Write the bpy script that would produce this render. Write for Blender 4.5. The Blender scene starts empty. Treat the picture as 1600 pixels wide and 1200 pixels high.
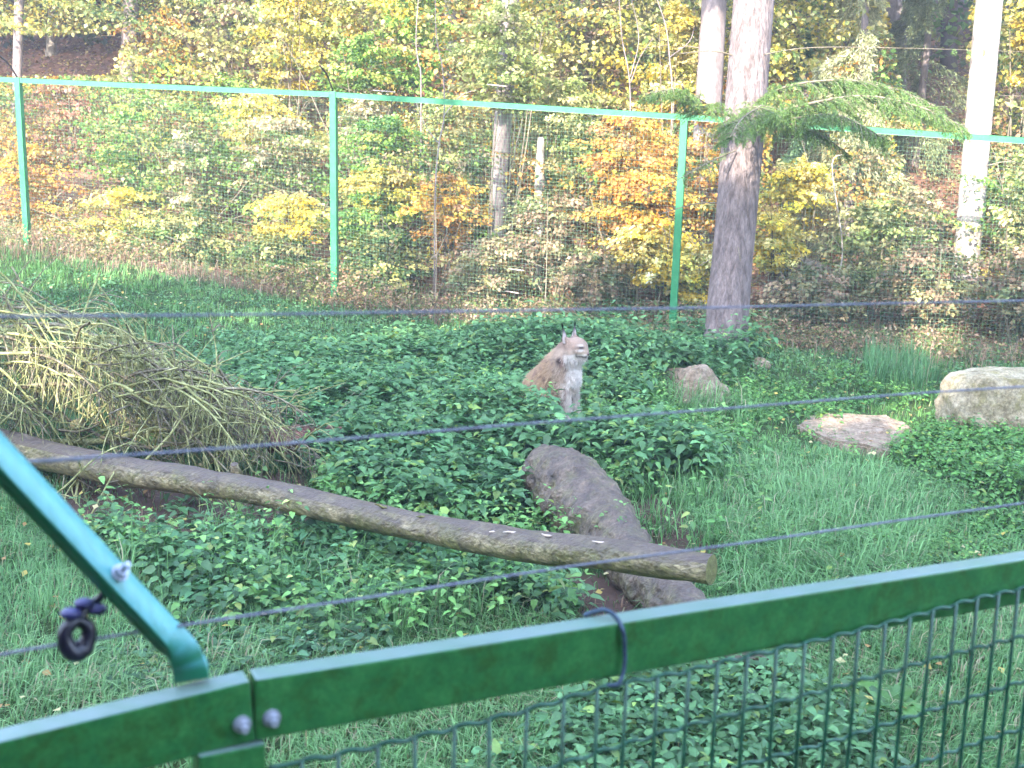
import bpy, bmesh, math, random
import numpy as np
from mathutils import Vector, Matrix, noise as mnoise

random.seed(7)
rng = np.random.default_rng(11)
sc = bpy.context.scene
COL = sc.collection
R = math.radians

# ------------------------------------------------------------------ camera, sky, sun, exposure
F, EYE, PITCH, ROLL = 1900.0, 2.95, R(12.0), R(1.2)
fwd = Vector((0, math.cos(PITCH), -math.sin(PITCH)))
r0 = Vector((1, 0, 0)); u0 = Vector((0, math.sin(PITCH), math.cos(PITCH)))
rgt = r0 * math.cos(ROLL) + u0 * math.sin(ROLL)
upv = u0 * math.cos(ROLL) - r0 * math.sin(ROLL)
cam_d = bpy.data.cameras.new('camera'); cam = bpy.data.objects.new('camera', cam_d); COL.objects.link(cam)
M = Matrix((rgt, upv, -fwd)).transposed().to_4x4(); M.translation = Vector((0, 0, EYE))
cam.matrix_world = M
cam_d.sensor_width = 36.0; cam_d.lens = 36.0 * F / 1600.0
cam_d.clip_start = 0.05; cam_d.clip_end = 1500
cam_d.dof.use_dof = True; cam_d.dof.focus_distance = 11.5; cam_d.dof.aperture_fstop = 6.2
sc.camera = cam

HAZE = 0.0036
SUN_EL, SUN_AZ = R(27), R(202)      # azimuth the light comes from, clockwise from +Y
w = bpy.data.worlds.new('World'); sc.world = w; w.use_nodes = True
nt = w.node_tree; nt.nodes.clear()
sky = nt.nodes.new('ShaderNodeTexSky'); sky.sky_type = 'NISHITA'; sky.sun_disc = False
sky.sun_elevation = SUN_EL; sky.sun_rotation = SUN_AZ
bg = nt.nodes.new('ShaderNodeBackground'); bg.inputs['Strength'].default_value = 0.15
wo = nt.nodes.new('ShaderNodeOutputWorld')
nt.links.new(sky.outputs[0], bg.inputs[0]); nt.links.new(bg.outputs[0], wo.inputs[0])
sd = bpy.data.lights.new('sun', 'SUN'); sd.energy = 2.05; sd.angle = R(0.5); sd.color = (1.0, 0.93, 0.82)
sun = bpy.data.objects.new('sun', sd); COL.objects.link(sun)
sdir = Vector((math.sin(SUN_AZ) * math.cos(SUN_EL), math.cos(SUN_AZ) * math.cos(SUN_EL), math.sin(SUN_EL)))
sun.rotation_euler = sdir.to_track_quat('Z', 'Y').to_euler()
vs = sc.view_settings
vs.view_transform = 'Standard'; vs.look = 'None'; vs.gamma = 1; vs.use_curve_mapping = False
vs.exposure = 4.05
cy = sc.cycles
cy.use_denoising = True; cy.max_bounces = 6; cy.diffuse_bounces = 4; cy.transmission_bounces = 4
cy.transparent_max_bounces = 4; cy.caustics_reflective = False; cy.caustics_refractive = False

# ------------------------------------------------------------------ helpers: places
def unproj(px, py, d):
    return Vector((0, 0, EYE)) + fwd * d + rgt * ((px - 800) / F * d) - upv * ((py - 600) / F * d)
def ray(px, py):
    return (fwd + rgt * ((px - 800) / F) - upv * ((py - 600) / F))
RG = np.array(rgt); UP = np.array(upv); FW = np.array(fwd)
def project(P):
    P = np.atleast_2d(P) - np.array([0, 0, EYE]); d = P @ FW
    d = np.where(np.abs(d) < 1e-4, 1e-4, d)
    return 800 + F * (P @ RG) / d, 600 - F * (P @ UP) / d, d
def sstep(t):
    t = np.clip(t, 0, 1); return t * t * (3 - 2 * t)
RA = np.array([-0.573, 1.36]); RD = np.array([1.44, 0.70]); RD = RD / np.linalg.norm(RD); RN = np.array([-RD[1], RD[0]])
def fence_y(x): return 20.1 - (x + 8.1) * 0.290
def vnoise(x, y, s, seed=0.0):
    x = x * s + seed; y = y * s + seed * 1.7
    return (np.sin(x * 1.3 + 1.7 * np.sin(y * 0.9)) + np.sin(y * 1.7 + 1.3 * np.sin(x * 1.1 + 2.0)) + np.sin((x + y) * 0.8 + 4.1)) / 3
def G(x, y):
    x = np.asarray(x, float); y = np.asarray(y, float)
    xc = np.clip(x, -30, 30)
    z = 0.85 * sstep((-xc + 0.5) / 11.0) * sstep((y - 7) / 11.0)
    z = z + 0.05 * vnoise(x, y, 0.8) + 0.025 * vnoise(x, y, 2.7, 3) + 0.012 * vnoise(x, y, 7, 5)
    z = z + 0.24 * np.exp(-(((x - 0.5) / 1.6) ** 2 + ((y - 11.2) / 1.1) ** 2))
    z = z + 0.22 * np.exp(-(((x - 0.7) / 1.8) ** 2 + ((y - 14.2) / 1.3) ** 2))
    b = y - fence_y(xc) - 1.0
    z = z + np.where(b > 0, 0.30 * np.minimum(b, 75) * sstep(b / 4.0), 0) * (0.85 + 0.15 * sstep((-xc + 4) / 12))
    s = (x - RA[0]) * RN[0] + (y - RA[1]) * RN[1]
    z = z + 1.3 * (1 - sstep((s - 0.05) / 1.9))
    return z
def Gs(x, y): return float(G(x, y))
def on_ground(px, py):
    r = ray(px, py); lo = 2.0
    for k in range(4000):
        d = 2.0 + k * 0.02; p = Vector((0, 0, EYE)) + r * d
        if p.z < Gs(p.x, p.y) and d > 3.0: return p
    return p
def on_rail(px, py, s=0.0):
    """the point where a sight line meets the upright plane of the near fence, s metres into the enclosure"""
    r = ray(px, py); o = RA + RN * s
    a = -(o[0] * RN[0] + o[1] * RN[1]); t = -a / (r.x * RN[0] + r.y * RN[1])
    return Vector((0, 0, EYE)) + r * t

# ------------------------------------------------------------------ helpers: objects
def tag(o, label=None, cat=None, group=None, kind=None):
    if label: o['label'] = label
    if cat: o['category'] = cat
    if group: o['group'] = group
    if kind: o['kind'] = kind
    return o
def empty(name, loc, label=None, cat=None, group=None, kind=None):
    o = bpy.data.objects.new(name, None); COL.objects.link(o); o.location = loc; o.empty_display_size = 0.1
    return tag(o, label, cat, group, kind)
def link(name, me, mat, parent=None, world=True):
    if mat is not None and not me.materials: me.materials.append(mat)
    o = bpy.data.objects.new(name, me); COL.objects.link(o)
    if parent is not None:
        o.parent = parent
        if world: o.matrix_parent_inverse = Matrix.Translation(-parent_world(parent))
    return o
def parent_world(p):
    v = Vector(p.location)
    q = p.parent
    if q is not None and q.type == 'EMPTY' and p.type != 'EMPTY': return v + Vector((0, 0, 0)) if v.length < 1e-9 else v
    return v
def mesh(name, V, Fc, col=None, smooth=False):
    V = np.asarray(V, np.float32); Fc = np.asarray(Fc, np.int32)
    me = bpy.data.meshes.new(name)
    me.vertices.add(len(V)); me.vertices.foreach_set('co', V.ravel())
    m, k = Fc.shape
    me.loops.add(m * k); me.loops.foreach_set('vertex_index', Fc.ravel())
    me.polygons.add(m)
    me.polygons.foreach_set('loop_start', np.arange(0, m * k, k, dtype=np.int32))
    me.polygons.foreach_set('loop_total', np.full(m, k, np.int32))
    if smooth: me.polygons.foreach_set('use_smooth', np.ones(m, bool))
    me.update(calc_edges=True)
    if col is not None:
        a = me.attributes.new('col', 'FLOAT_COLOR', 'POINT')
        c = np.ones((len(V), 4), np.float32); c[:, :3] = np.clip(col, 0.002, 0.9); a.data.foreach_set('color', c.ravel())
    return me
class Bag:
    """collects vertices, faces (all of one size) and colours"""
    def __init__(s): s.v = []; s.f = []; s.c = []; s.n = 0
    def add(s, V, Fc, c=None):
        V = np.asarray(V, float); s.v.append(V); s.f.append(np.asarray(Fc) + s.n); s.n += len(V)
        if c is not None:
            c = np.asarray(c, float); s.c.append(np.tile(c, (len(V), 1)) if c.ndim == 1 else c)
    def build(s, name, smooth=False):
        return mesh(name, np.concatenate(s.v), np.concatenate(s.f), np.concatenate(s.c) if s.c else None, smooth)
def rot(yaw, pitch, roll):
    cy_, sy = np.cos(yaw), np.sin(yaw); cp, sp = np.cos(pitch), np.sin(pitch); cr, sr = np.cos(roll), np.sin(roll)
    n = len(yaw); Z = np.zeros(n); O = np.ones(n)
    Rz = np.stack([cy_, -sy, Z, sy, cy_, Z, Z, Z, O], 1).reshape(n, 3, 3)
    Rx = np.stack([O, Z, Z, Z, cp, -sp, Z, sp, cp], 1).reshape(n, 3, 3)
    Ry = np.stack([cr, Z, sr, Z, O, Z, -sr, Z, cr], 1).reshape(n, 3, 3)
    return Rz @ Rx @ Ry
def scatter(T, TF, pos, Rm, scale, col):
    k = len(T); n = len(pos)
    V = np.einsum('nij,kj->nki', Rm, T) * np.asarray(scale).reshape(n, 1, -1) + pos[:, None, :]
    Fc = (TF[None] + (np.arange(n) * k)[:, None, None]).reshape(-1, TF.shape[1])
    return V.reshape(-1, 3), Fc, np.repeat(col, k, 0)
LEAF = np.array([[0, 0, 0], [-.32, .45, .07], [0, 1, -.1], [.32, .45, .07]]); LEAF_F = np.array([[0, 3, 2, 1]])
NEEDLE = np.array([[-.5, 0, 0], [.5, 0, 0], [0, 1, 0]]); NEEDLE_F = np.array([[0, 1, 2]])
NET = np.array([[0, 0, 0], [-.27, .20, .05], [.27, .20, .05], [0, .38, -.03], [-.21, .60, 0.0], [.21, .60, 0.0], [0, 1, -.22]])
NET_F = np.array([[0, 2, 3], [0, 3, 1], [2, 5, 3], [3, 5, 6], [3, 6, 4], [1, 3, 4]])

def tube(pts, rad, sides=8, closed_ends=True, rough=0.0, seed=0):
    P = np.array([list(p) for p in pts], float); n = len(P)
    rad = np.full(n, rad) if np.isscalar(rad) else np.interp(np.linspace(0, 1, n), np.linspace(0, 1, len(rad)), rad)
    T = np.gradient(P, axis=0); T /= np.linalg.norm(T, axis=1)[:, None] + 1e-9
    a = np.array([0, 0, 1.0]) if abs(T[0][2]) < 0.8 else np.array([1.0, 0, 0])
    V = []; u = np.cross(T[0], a); u /= np.linalg.norm(u)
    for i in range(n):
        u = u - T[i] * (u @ T[i]); u /= np.linalg.norm(u) + 1e-9; v = np.cross(T[i], u)
        for j in range(sides):
            t = 2 * math.pi * j / sides
            r = rad[i]
            if rough: r *= 1 + rough * mnoise.noise(Vector((math.cos(t) * 1.4 + seed, math.sin(t) * 1.4, i * 0.30 + seed))) + rough * 0.5 * mnoise.noise(Vector((math.cos(t) * 3.5, math.sin(t) * 3.5 + seed, i * 0.9)))
            V.append(P[i] + (u * math.cos(t) + v * math.sin(t)) * r)
    Fc = []
    for i in range(n - 1):
        for j in range(sides):
            k = (j + 1) % sides
            Fc.append((i * sides + j, i * sides + k, (i + 1) * sides + k, (i + 1) * sides + j))
    V = np.array(V); Fc = np.array(Fc)
    if closed_ends:
        b = len(V); V = np.vstack([V, P[0], P[-1]])
        e = []
        for j in range(sides):
            k = (j + 1) % sides
            e.append((k, j, b, b)); e.append(((n - 1) * sides + j, (n - 1) * sides + k, b + 1, b + 1))
        # caps as triangles folded into quads (degenerate last edge avoided by a split point)
        e2 = []; extra = []
        for (p, q, c, _) in e:
            m = (V[q] + V[c]) / 2; extra.append(m); e2.append((p, q, b + 2 + len(extra) - 1, c))
        V = np.vstack([V, np.array(extra)]); Fc = np.vstack([Fc, np.array(e2)])
    return V, Fc
def curve_pts(pts, n):
    """Catmull-Rom through the points"""
    P = [Vector(p) for p in pts]; P = [P[0] * 2 - P[1]] + P + [P[-1] * 2 - P[-2]]; out = []
    seg = len(P) - 3
    for i in range(n):
        t = i / (n - 1) * seg; k = min(int(t), seg - 1); t -= k
        a, b, c, d = P[k:k + 4]
        out.append(0.5 * ((2 * b) + (c - a) * t + (2 * a - 5 * b + 4 * c - d) * t * t + (3 * b - a - 3 * c + d) * t ** 3))
    return out
def box_mesh(name, c, ax, ay, az, hx, hy, hz, bevel=0.003):
    bm = bmesh.new()
    bmesh.ops.create_cube(bm, size=2)
    ax, ay, az = Vector(ax).normalized(), Vector(ay).normalized(), Vector(az).normalized()
    for v in bm.verts: v.co = Vector(c) + ax * v.co.x * hx + ay * v.co.y * hy + az * v.co.z * hz
    if bevel: bmesh.ops.bevel(bm, geom=bm.edges[:], offset=bevel, segments=2, affect='EDGES', profile=0.6)
    bmesh.ops.recalc_face_normals(bm, faces=bm.faces)
    me = bpy.data.meshes.new(name); bm.to_mesh(me); bm.free(); return me
def in_poly(x, y, poly):
    c = np.zeros(len(x), bool); n = len(poly)
    for i in range(n):
        x1, y1 = poly[i]; x2, y2 = poly[(i + 1) % n]
        hit = ((y1 > y) != (y2 > y)) & (x < (x2 - x1) * (y - y1) / ((y2 - y1) + 1e-9) + x1)
        c ^= hit
    return c

# ------------------------------------------------------------------ materials
def mat(name):
    m = bpy.data.materials.new(name); m.use_nodes = True
    n = m.node_tree.nodes; b = n['Principled BSDF']; return m, m.node_tree, b
def leaf_mat(name, transl=0.35, rough=0.5, spec=0.3, vary=0.35, scale=40):
    m, t, b = mat(name); n = t.nodes; l = t.links
    at = n.new('ShaderNodeAttribute'); at.attribute_name = 'col'
    nz = n.new('ShaderNodeTexNoise'); nz.inputs['Scale'].default_value = scale; nz.inputs['Detail'].default_value = 3
    tc = n.new('ShaderNodeTexCoord'); l.new(tc.outputs['Object'], nz.inputs['Vector'])
    mr = n.new('ShaderNodeMapRange'); mr.inputs['To Min'].default_value = 1 - vary; mr.inputs['To Max'].default_value = 1 + vary
    l.new(nz.outputs['Fac'], mr.inputs['Value'])
    mx = n.new('ShaderNodeVectorMath'); mx.operation = 'SCALE'; l.new(at.outputs['Color'], mx.inputs[0]); l.new(mr.outputs[0], mx.inputs['Scale'])
    l.new(mx.outputs[0], b.inputs['Base Color']); b.inputs['Roughness'].default_value = rough; b.inputs['Specular IOR Level'].default_value = spec
    if transl:
        tr = n.new('ShaderNodeBsdfTranslucent'); l.new(mx.outputs[0], tr.inputs['Color'])
        ms = n.new('ShaderNodeMixShader'); ms.inputs[0].default_value = transl
        l.new(b.outputs[0], ms.inputs[1]); l.new(tr.outputs[0], ms.inputs[2]); l.new(ms.outputs[0], n['Material Output'].inputs[0])
    return m
def rough_mat(name, cols, scale=6, stretch=(1, 1, 1), rough=0.85, bump=0.4, bscale=None, spec=0.2, detail=8, moss=None, mossamt=0.5, dist=0.02, grain=0.45):
    """noise blended colours with a bump; an optional second patchy colour"""
    m, t, b = mat(name); n = t.nodes; l = t.links
    tc = n.new('ShaderNodeTexCoord'); mp = n.new('ShaderNodeMapping'); mp.inputs['Scale'].default_value = stretch
    l.new(tc.outputs['Object'], mp.inputs[0])
    nz = n.new('ShaderNodeTexNoise'); nz.inputs['Scale'].default_value = scale; nz.inputs['Detail'].default_value = detail; nz.inputs['Roughness'].default_value = 0.65
    l.new(mp.outputs[0], nz.inputs['Vector'])
    cr = n.new('ShaderNodeValToRGB'); e = cr.color_ramp.elements
    while len(e) < len(cols): e.new(0.5)
    for i, c in enumerate(cols):
        e[i].position = 0.3 + 0.42 * i / max(1, len(cols) - 1); e[i].color = (*c, 1)
    l.new(nz.outputs['Fac'], cr.inputs[0]); out = cr.outputs[0]
    if moss:
        n2 = n.new('ShaderNodeTexNoise'); n2.inputs['Scale'].default_value = scale * 0.62; n2.inputs['Detail'].default_value = 9; n2.inputs['Roughness'].default_value = .78; n2.inputs['Distortion'].default_value = .6
        l.new(tc.outputs['Object'], n2.inputs['Vector'])
        m2 = n.new('ShaderNodeMapRange'); m2.inputs['From Min'].default_value = 0.62 - 0.3 * mossamt; m2.inputs['From Max'].default_value = 0.72 - 0.25 * mossamt
        l.new(n2.outputs['Fac'], m2.inputs['Value'])
        mx = n.new('ShaderNodeMix'); mx.data_type = 'RGBA'; l.new(m2.outputs[0], mx.inputs['Factor']); l.new(out, mx.inputs['A']); mx.inputs['B'].default_value = (*moss, 1)
        out = mx.outputs['Result']
    n3 = n.new('ShaderNodeTexNoise'); n3.inputs['Scale'].default_value = scale * 5; n3.inputs['Detail'].default_value = 5; n3.inputs['Roughness'].default_value = 0.7; l.new(mp.outputs[0], n3.inputs['Vector'])
    m3 = n.new('ShaderNodeMapRange'); m3.inputs['From Min'].default_value = .3; m3.inputs['From Max'].default_value = .7; m3.inputs['To Min'].default_value = 1 - grain; m3.inputs['To Max'].default_value = 1 + grain; l.new(n3.outputs['Fac'], m3.inputs[0])
    vm = n.new('ShaderNodeVectorMath'); vm.operation = 'SCALE'; l.new(out, vm.inputs[0]); l.new(m3.outputs[0], vm.inputs['Scale']); out = vm.outputs[0]
    l.new(out, b.inputs['Base Color'])
    nb = n.new('ShaderNodeTexNoise'); nb.inputs['Scale'].default_value = bscale or scale * 3; nb.inputs['Detail'].default_value = 8; l.new(mp.outputs[0], nb.inputs['Vector'])
    bp = n.new('ShaderNodeBump'); bp.inputs['Strength'].default_value = bump; bp.inputs['Distance'].default_value = dist
    l.new(nb.outputs['Fac'], bp.inputs['Height']); l.new(bp.outputs[0], b.inputs['Normal'])
    b.inputs['Roughness'].default_value = rough; b.inputs['Specular IOR Level'].default_value = spec
    return m

M_leaf = leaf_mat('autumn leaf', 0.4, 0.5, 0.35, 0.2, 12)
M_net = leaf_mat('nettle leaf', 0.3, 0.45, 0.38, 0.3, 55)
M_grass = leaf_mat('grass blade', 0.38, 0.5, 0.25, 0.25, 9)
M_needle = leaf_mat('spruce needle', 0.2, 0.5, 0.3, 0.25, 14)
M_fur = leaf_mat('fur', 0.0, 0.85, 0.1, 0.10, 60)
M_soil, t_, b_ = mat('ground soil')
if True:
    n = t_.nodes; l = t_.links
    at = n.new('ShaderNodeAttribute'); at.attribute_name = 'col'
    tc = n.new('ShaderNodeTexCoord'); nz = n.new('ShaderNodeTexNoise'); nz.inputs['Scale'].default_value = 9; nz.inputs['Detail'].default_value = 10; nz.inputs['Roughness'].default_value = 0.7
    l.new(tc.outputs['Object'], nz.inputs['Vector'])
    mr = n.new('ShaderNodeMapRange'); mr.inputs['To Min'].default_value = 0.35; mr.inputs['To Max'].default_value = 1.65; l.new(nz.outputs['Fac'], mr.inputs[0])
    mx = n.new('ShaderNodeVectorMath'); mx.operation = 'SCALE'; l.new(at.outputs['Color'], mx.inputs[0]); l.new(mr.outputs[0], mx.inputs['Scale'])
    l.new(mx.outputs[0], b_.inputs['Base Color']); b_.inputs['Roughness'].default_value = 0.95; b_.inputs['Specular IOR Level'].default_value = 0.1
    bp = n.new('ShaderNodeBump'); bp.inputs['Strength'].default_value = 0.7; bp.inputs['Distance'].default_value = 0.04; l.new(nz.outputs['Fac'], bp.inputs['Height']); l.new(bp.outputs[0], b_.inputs['Normal'])
M_bark = rough_mat('spruce bark', [(.07, .053, .048), (.155, .122, .115), (.25, .20, .188)], 14, (1, 1, .22), bump=1.0, bscale=30, dist=0.05)
M_bark_far = rough_mat('far bark', [(.12, .095, .09), (.25, .20, .19)], 5, (1, 1, .3), bump=0.5)
M_bark_pale = rough_mat('pale bark', [(.12, .09, .08), (.34, .29, .25), (.46, .41, .36)], 7, (1, 1, .5), bump=0.6)
M_bark_dark = rough_mat('dark bark', [(.035, .025, .025), (.09, .065, .06)], 6, (1, 1, .3))
M_stem = rough_mat('thin stem', [(.10, .08, .05), (.24, .20, .15)], 10, bump=0.2)
M_log = rough_mat('weathered log', [(.05, .038, .02), (.19, .15, .08), (.38, .31, .18)], 7, (.5, 1, 1), rough=0.6, spec=0.45, bump=1.0, bscale=30, moss=(.15, .135, .05), mossamt=0.5, dist=0.03, grain=.6)
M_stump = rough_mat('old wet log', [(.035, .025, .02), (.115, .078, .055), (.25, .175, .12)], 8, rough=0.6, spec=0.45, bump=1.0, bscale=16, moss=(.13, .11, .05), mossamt=0.45, dist=0.06, grain=.6)
M_cut = rough_mat('cut end', [(.09, .08, .03), (.20, .19, .07)], 30, bump=0.3)
M_twig = rough_mat('dead twig', [(.06, .045, .035), (.17, .14, .09), (.32, .29, .20)], 13, bump=0.2)
M_twig_moss = rough_mat('mossy twig', [(.10, .10, .035), (.27, .27, .11), (.44, .42, .22)], 9, bump=0.4)
M_redwood = rough_mat('red rotten wood', [(.08, .035, .028), (.19, .09, .07), (.30, .17, .12)], 10, (.4, 1, 1), bump=1.0, dist=.04)
M_rock_red = rough_mat('reddish rock', [(.11, .075, .05), (.23, .165, .115), (.33, .26, .20)], 9, bump=0.7, moss=(.08, .11, .04), mossamt=0.25)
M_rock_pale = rough_mat('pale rock', [(.13, .10, .06), (.28, .23, .15), (.40, .34, .25)], 8, bump=0.7, moss=(.20, .17, .08), mossamt=0.4)
M_rock_grey = rough_mat('grey rock', [(.07, .06, .06), (.15, .13, .13), (.23, .20, .20)], 8, bump=0.8, moss=(.14, .14, .06), mossamt=0.5)
M_paint = rough_mat('green paint', [(.016, .105, .032), (.028, .155, .042), (.050, .200, .055)], 30, (1, 1, 1), rough=0.36, spec=0.5, bump=0.12, bscale=120, dist=0.001, moss=(.028, .10, .022), mossamt=0.45, grain=.25)
def upface_tint(m, c, amt=1.0, lo_=.55, hi_=.95):  # mixes a tint into the base colour of upward faces
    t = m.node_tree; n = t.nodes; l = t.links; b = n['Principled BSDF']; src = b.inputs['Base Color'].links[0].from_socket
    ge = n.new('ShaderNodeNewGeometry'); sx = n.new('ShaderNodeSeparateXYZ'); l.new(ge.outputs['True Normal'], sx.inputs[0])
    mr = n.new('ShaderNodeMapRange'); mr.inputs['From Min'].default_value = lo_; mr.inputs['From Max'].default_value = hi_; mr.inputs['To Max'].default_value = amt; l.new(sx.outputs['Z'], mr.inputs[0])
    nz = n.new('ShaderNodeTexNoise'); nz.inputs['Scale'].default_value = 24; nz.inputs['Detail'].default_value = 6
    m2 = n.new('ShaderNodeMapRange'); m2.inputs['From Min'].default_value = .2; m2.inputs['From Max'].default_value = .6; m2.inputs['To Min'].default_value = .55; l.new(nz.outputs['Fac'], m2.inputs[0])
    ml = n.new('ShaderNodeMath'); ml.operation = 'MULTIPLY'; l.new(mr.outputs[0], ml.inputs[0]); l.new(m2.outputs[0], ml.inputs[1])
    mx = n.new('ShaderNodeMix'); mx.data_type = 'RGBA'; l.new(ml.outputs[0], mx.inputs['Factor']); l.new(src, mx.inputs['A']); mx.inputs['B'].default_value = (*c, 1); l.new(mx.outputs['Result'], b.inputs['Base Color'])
upface_tint(M_paint, (.14, .20, .185))  # sky light on the rail tops, painted in as a pale sheen
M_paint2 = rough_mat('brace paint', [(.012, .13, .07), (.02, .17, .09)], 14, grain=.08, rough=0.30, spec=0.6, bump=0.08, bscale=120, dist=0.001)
upface_tint(M_paint2, (.10, .36, .38), 1.0, .15, .40)  # cyan sky reflection of the brace's upper face, put into its colour
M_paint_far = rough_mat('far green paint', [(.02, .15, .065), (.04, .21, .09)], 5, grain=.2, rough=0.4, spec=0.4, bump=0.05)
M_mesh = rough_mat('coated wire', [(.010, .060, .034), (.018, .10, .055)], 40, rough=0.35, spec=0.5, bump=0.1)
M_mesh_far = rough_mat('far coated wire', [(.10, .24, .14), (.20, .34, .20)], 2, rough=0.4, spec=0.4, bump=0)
M_galv, _t, b = mat('galvanised'); b.inputs['Base Color'].default_value = (.42, .43, .50, 1); b.inputs['Metallic'].default_value = 0.45; b.inputs['Roughness'].default_value = 0.32
M_black, _t, b = mat('black plastic'); b.inputs['Base Color'].default_value = (.012, .010, .022, 1); b.inputs['Roughness'].default_value = 0.32
M_blue, _t, b = mat('bluish plastic'); b.inputs['Base Color'].default_value = (.045, .04, .14, 1); b.inputs['Roughness'].default_value = 0.4
M_cable = rough_mat('grey electric rope', [(.13, .13, .17), (.24, .24, .29)], 60, rough=0.5, bump=0.3, bscale=300, dist=0.001)
M_tie = rough_mat('blue grey tie', [(.03, .05, .08), (.06, .09, .13)], 20, rough=0.4, bump=0.05)
M_white, _t, b = mat('pale fungus'); b.inputs['Base Color'].default_value = (.55, .42, .34, 1); b.inputs['Roughness'].default_value = 0.7

upface_tint(M_log, (.085, .058, .052), .9, .2, .7)  # both logs: purplish brown tint on upward faces
upface_tint(M_stump, (.085, .060, .055), .5, .45, .9)
# ------------------------------------------------------------------ the ground
def axis(a, b, step, far, grow=1.18):
    core = list(np.arange(a, b + 1e-6, step)); lo = []; hi = []; s = step; v = a
    while v > -far: s *= grow; v -= s; lo.append(v)
    s = step; v = b
    while v < far: s *= grow; v += s; hi.append(v)
    return np.array(lo[::-1] + core + hi)
xs = axis(-11, 9, 0.10, 420); ys = axis(1.5, 26, 0.11, 420)
X, Y = np.meshgrid(xs, ys); Z = G(X, Y)
V = np.stack([X.ravel(), Y.ravel(), Z.ravel()], 1); nx, ny = len(xs), len(ys)
i = np.arange(nx - 1)[None] + np.arange(ny - 1)[:, None] * nx
Fg = np.stack([i, i + 1, i + nx + 1, i + nx], -1).reshape(-1, 4)
gx, gy, _ = project(V); bk = V[:, 1] - fence_y(np.clip(V[:, 0], -30, 30))
SOIL = [[(960, 790), (1060, 770), (1165, 790), (1170, 870), (1040, 890), (980, 840)], [(880, 900), (1000, 890), (1010, 990), (900, 990)], [(120, 740), (480, 740), (500, 860), (260, 870), (60, 820)]]
def soil_mask(px, py):
    m = np.zeros(len(px), bool)
    for q in SOIL: m |= in_poly(px, py, q)
    return m
c = np.tile(np.array([.035, .055, .018]), (len(V), 1))
lit = sstep((bk + 0.3) / 1.2)[:, None]; c = c * (1 - lit) + np.array([.19, .10, .07]) * lit
sm = soil_mask(gx, gy) & (V[:, 1] > 3) & (V[:, 1] < 14); c[sm] = (.085, .052, .040)
tag(link('ground', mesh('ground', V, Fg, c, True), M_soil), 'enclosure floor of soil and short turf rising into the wood', None, None, 'structure')

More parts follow.
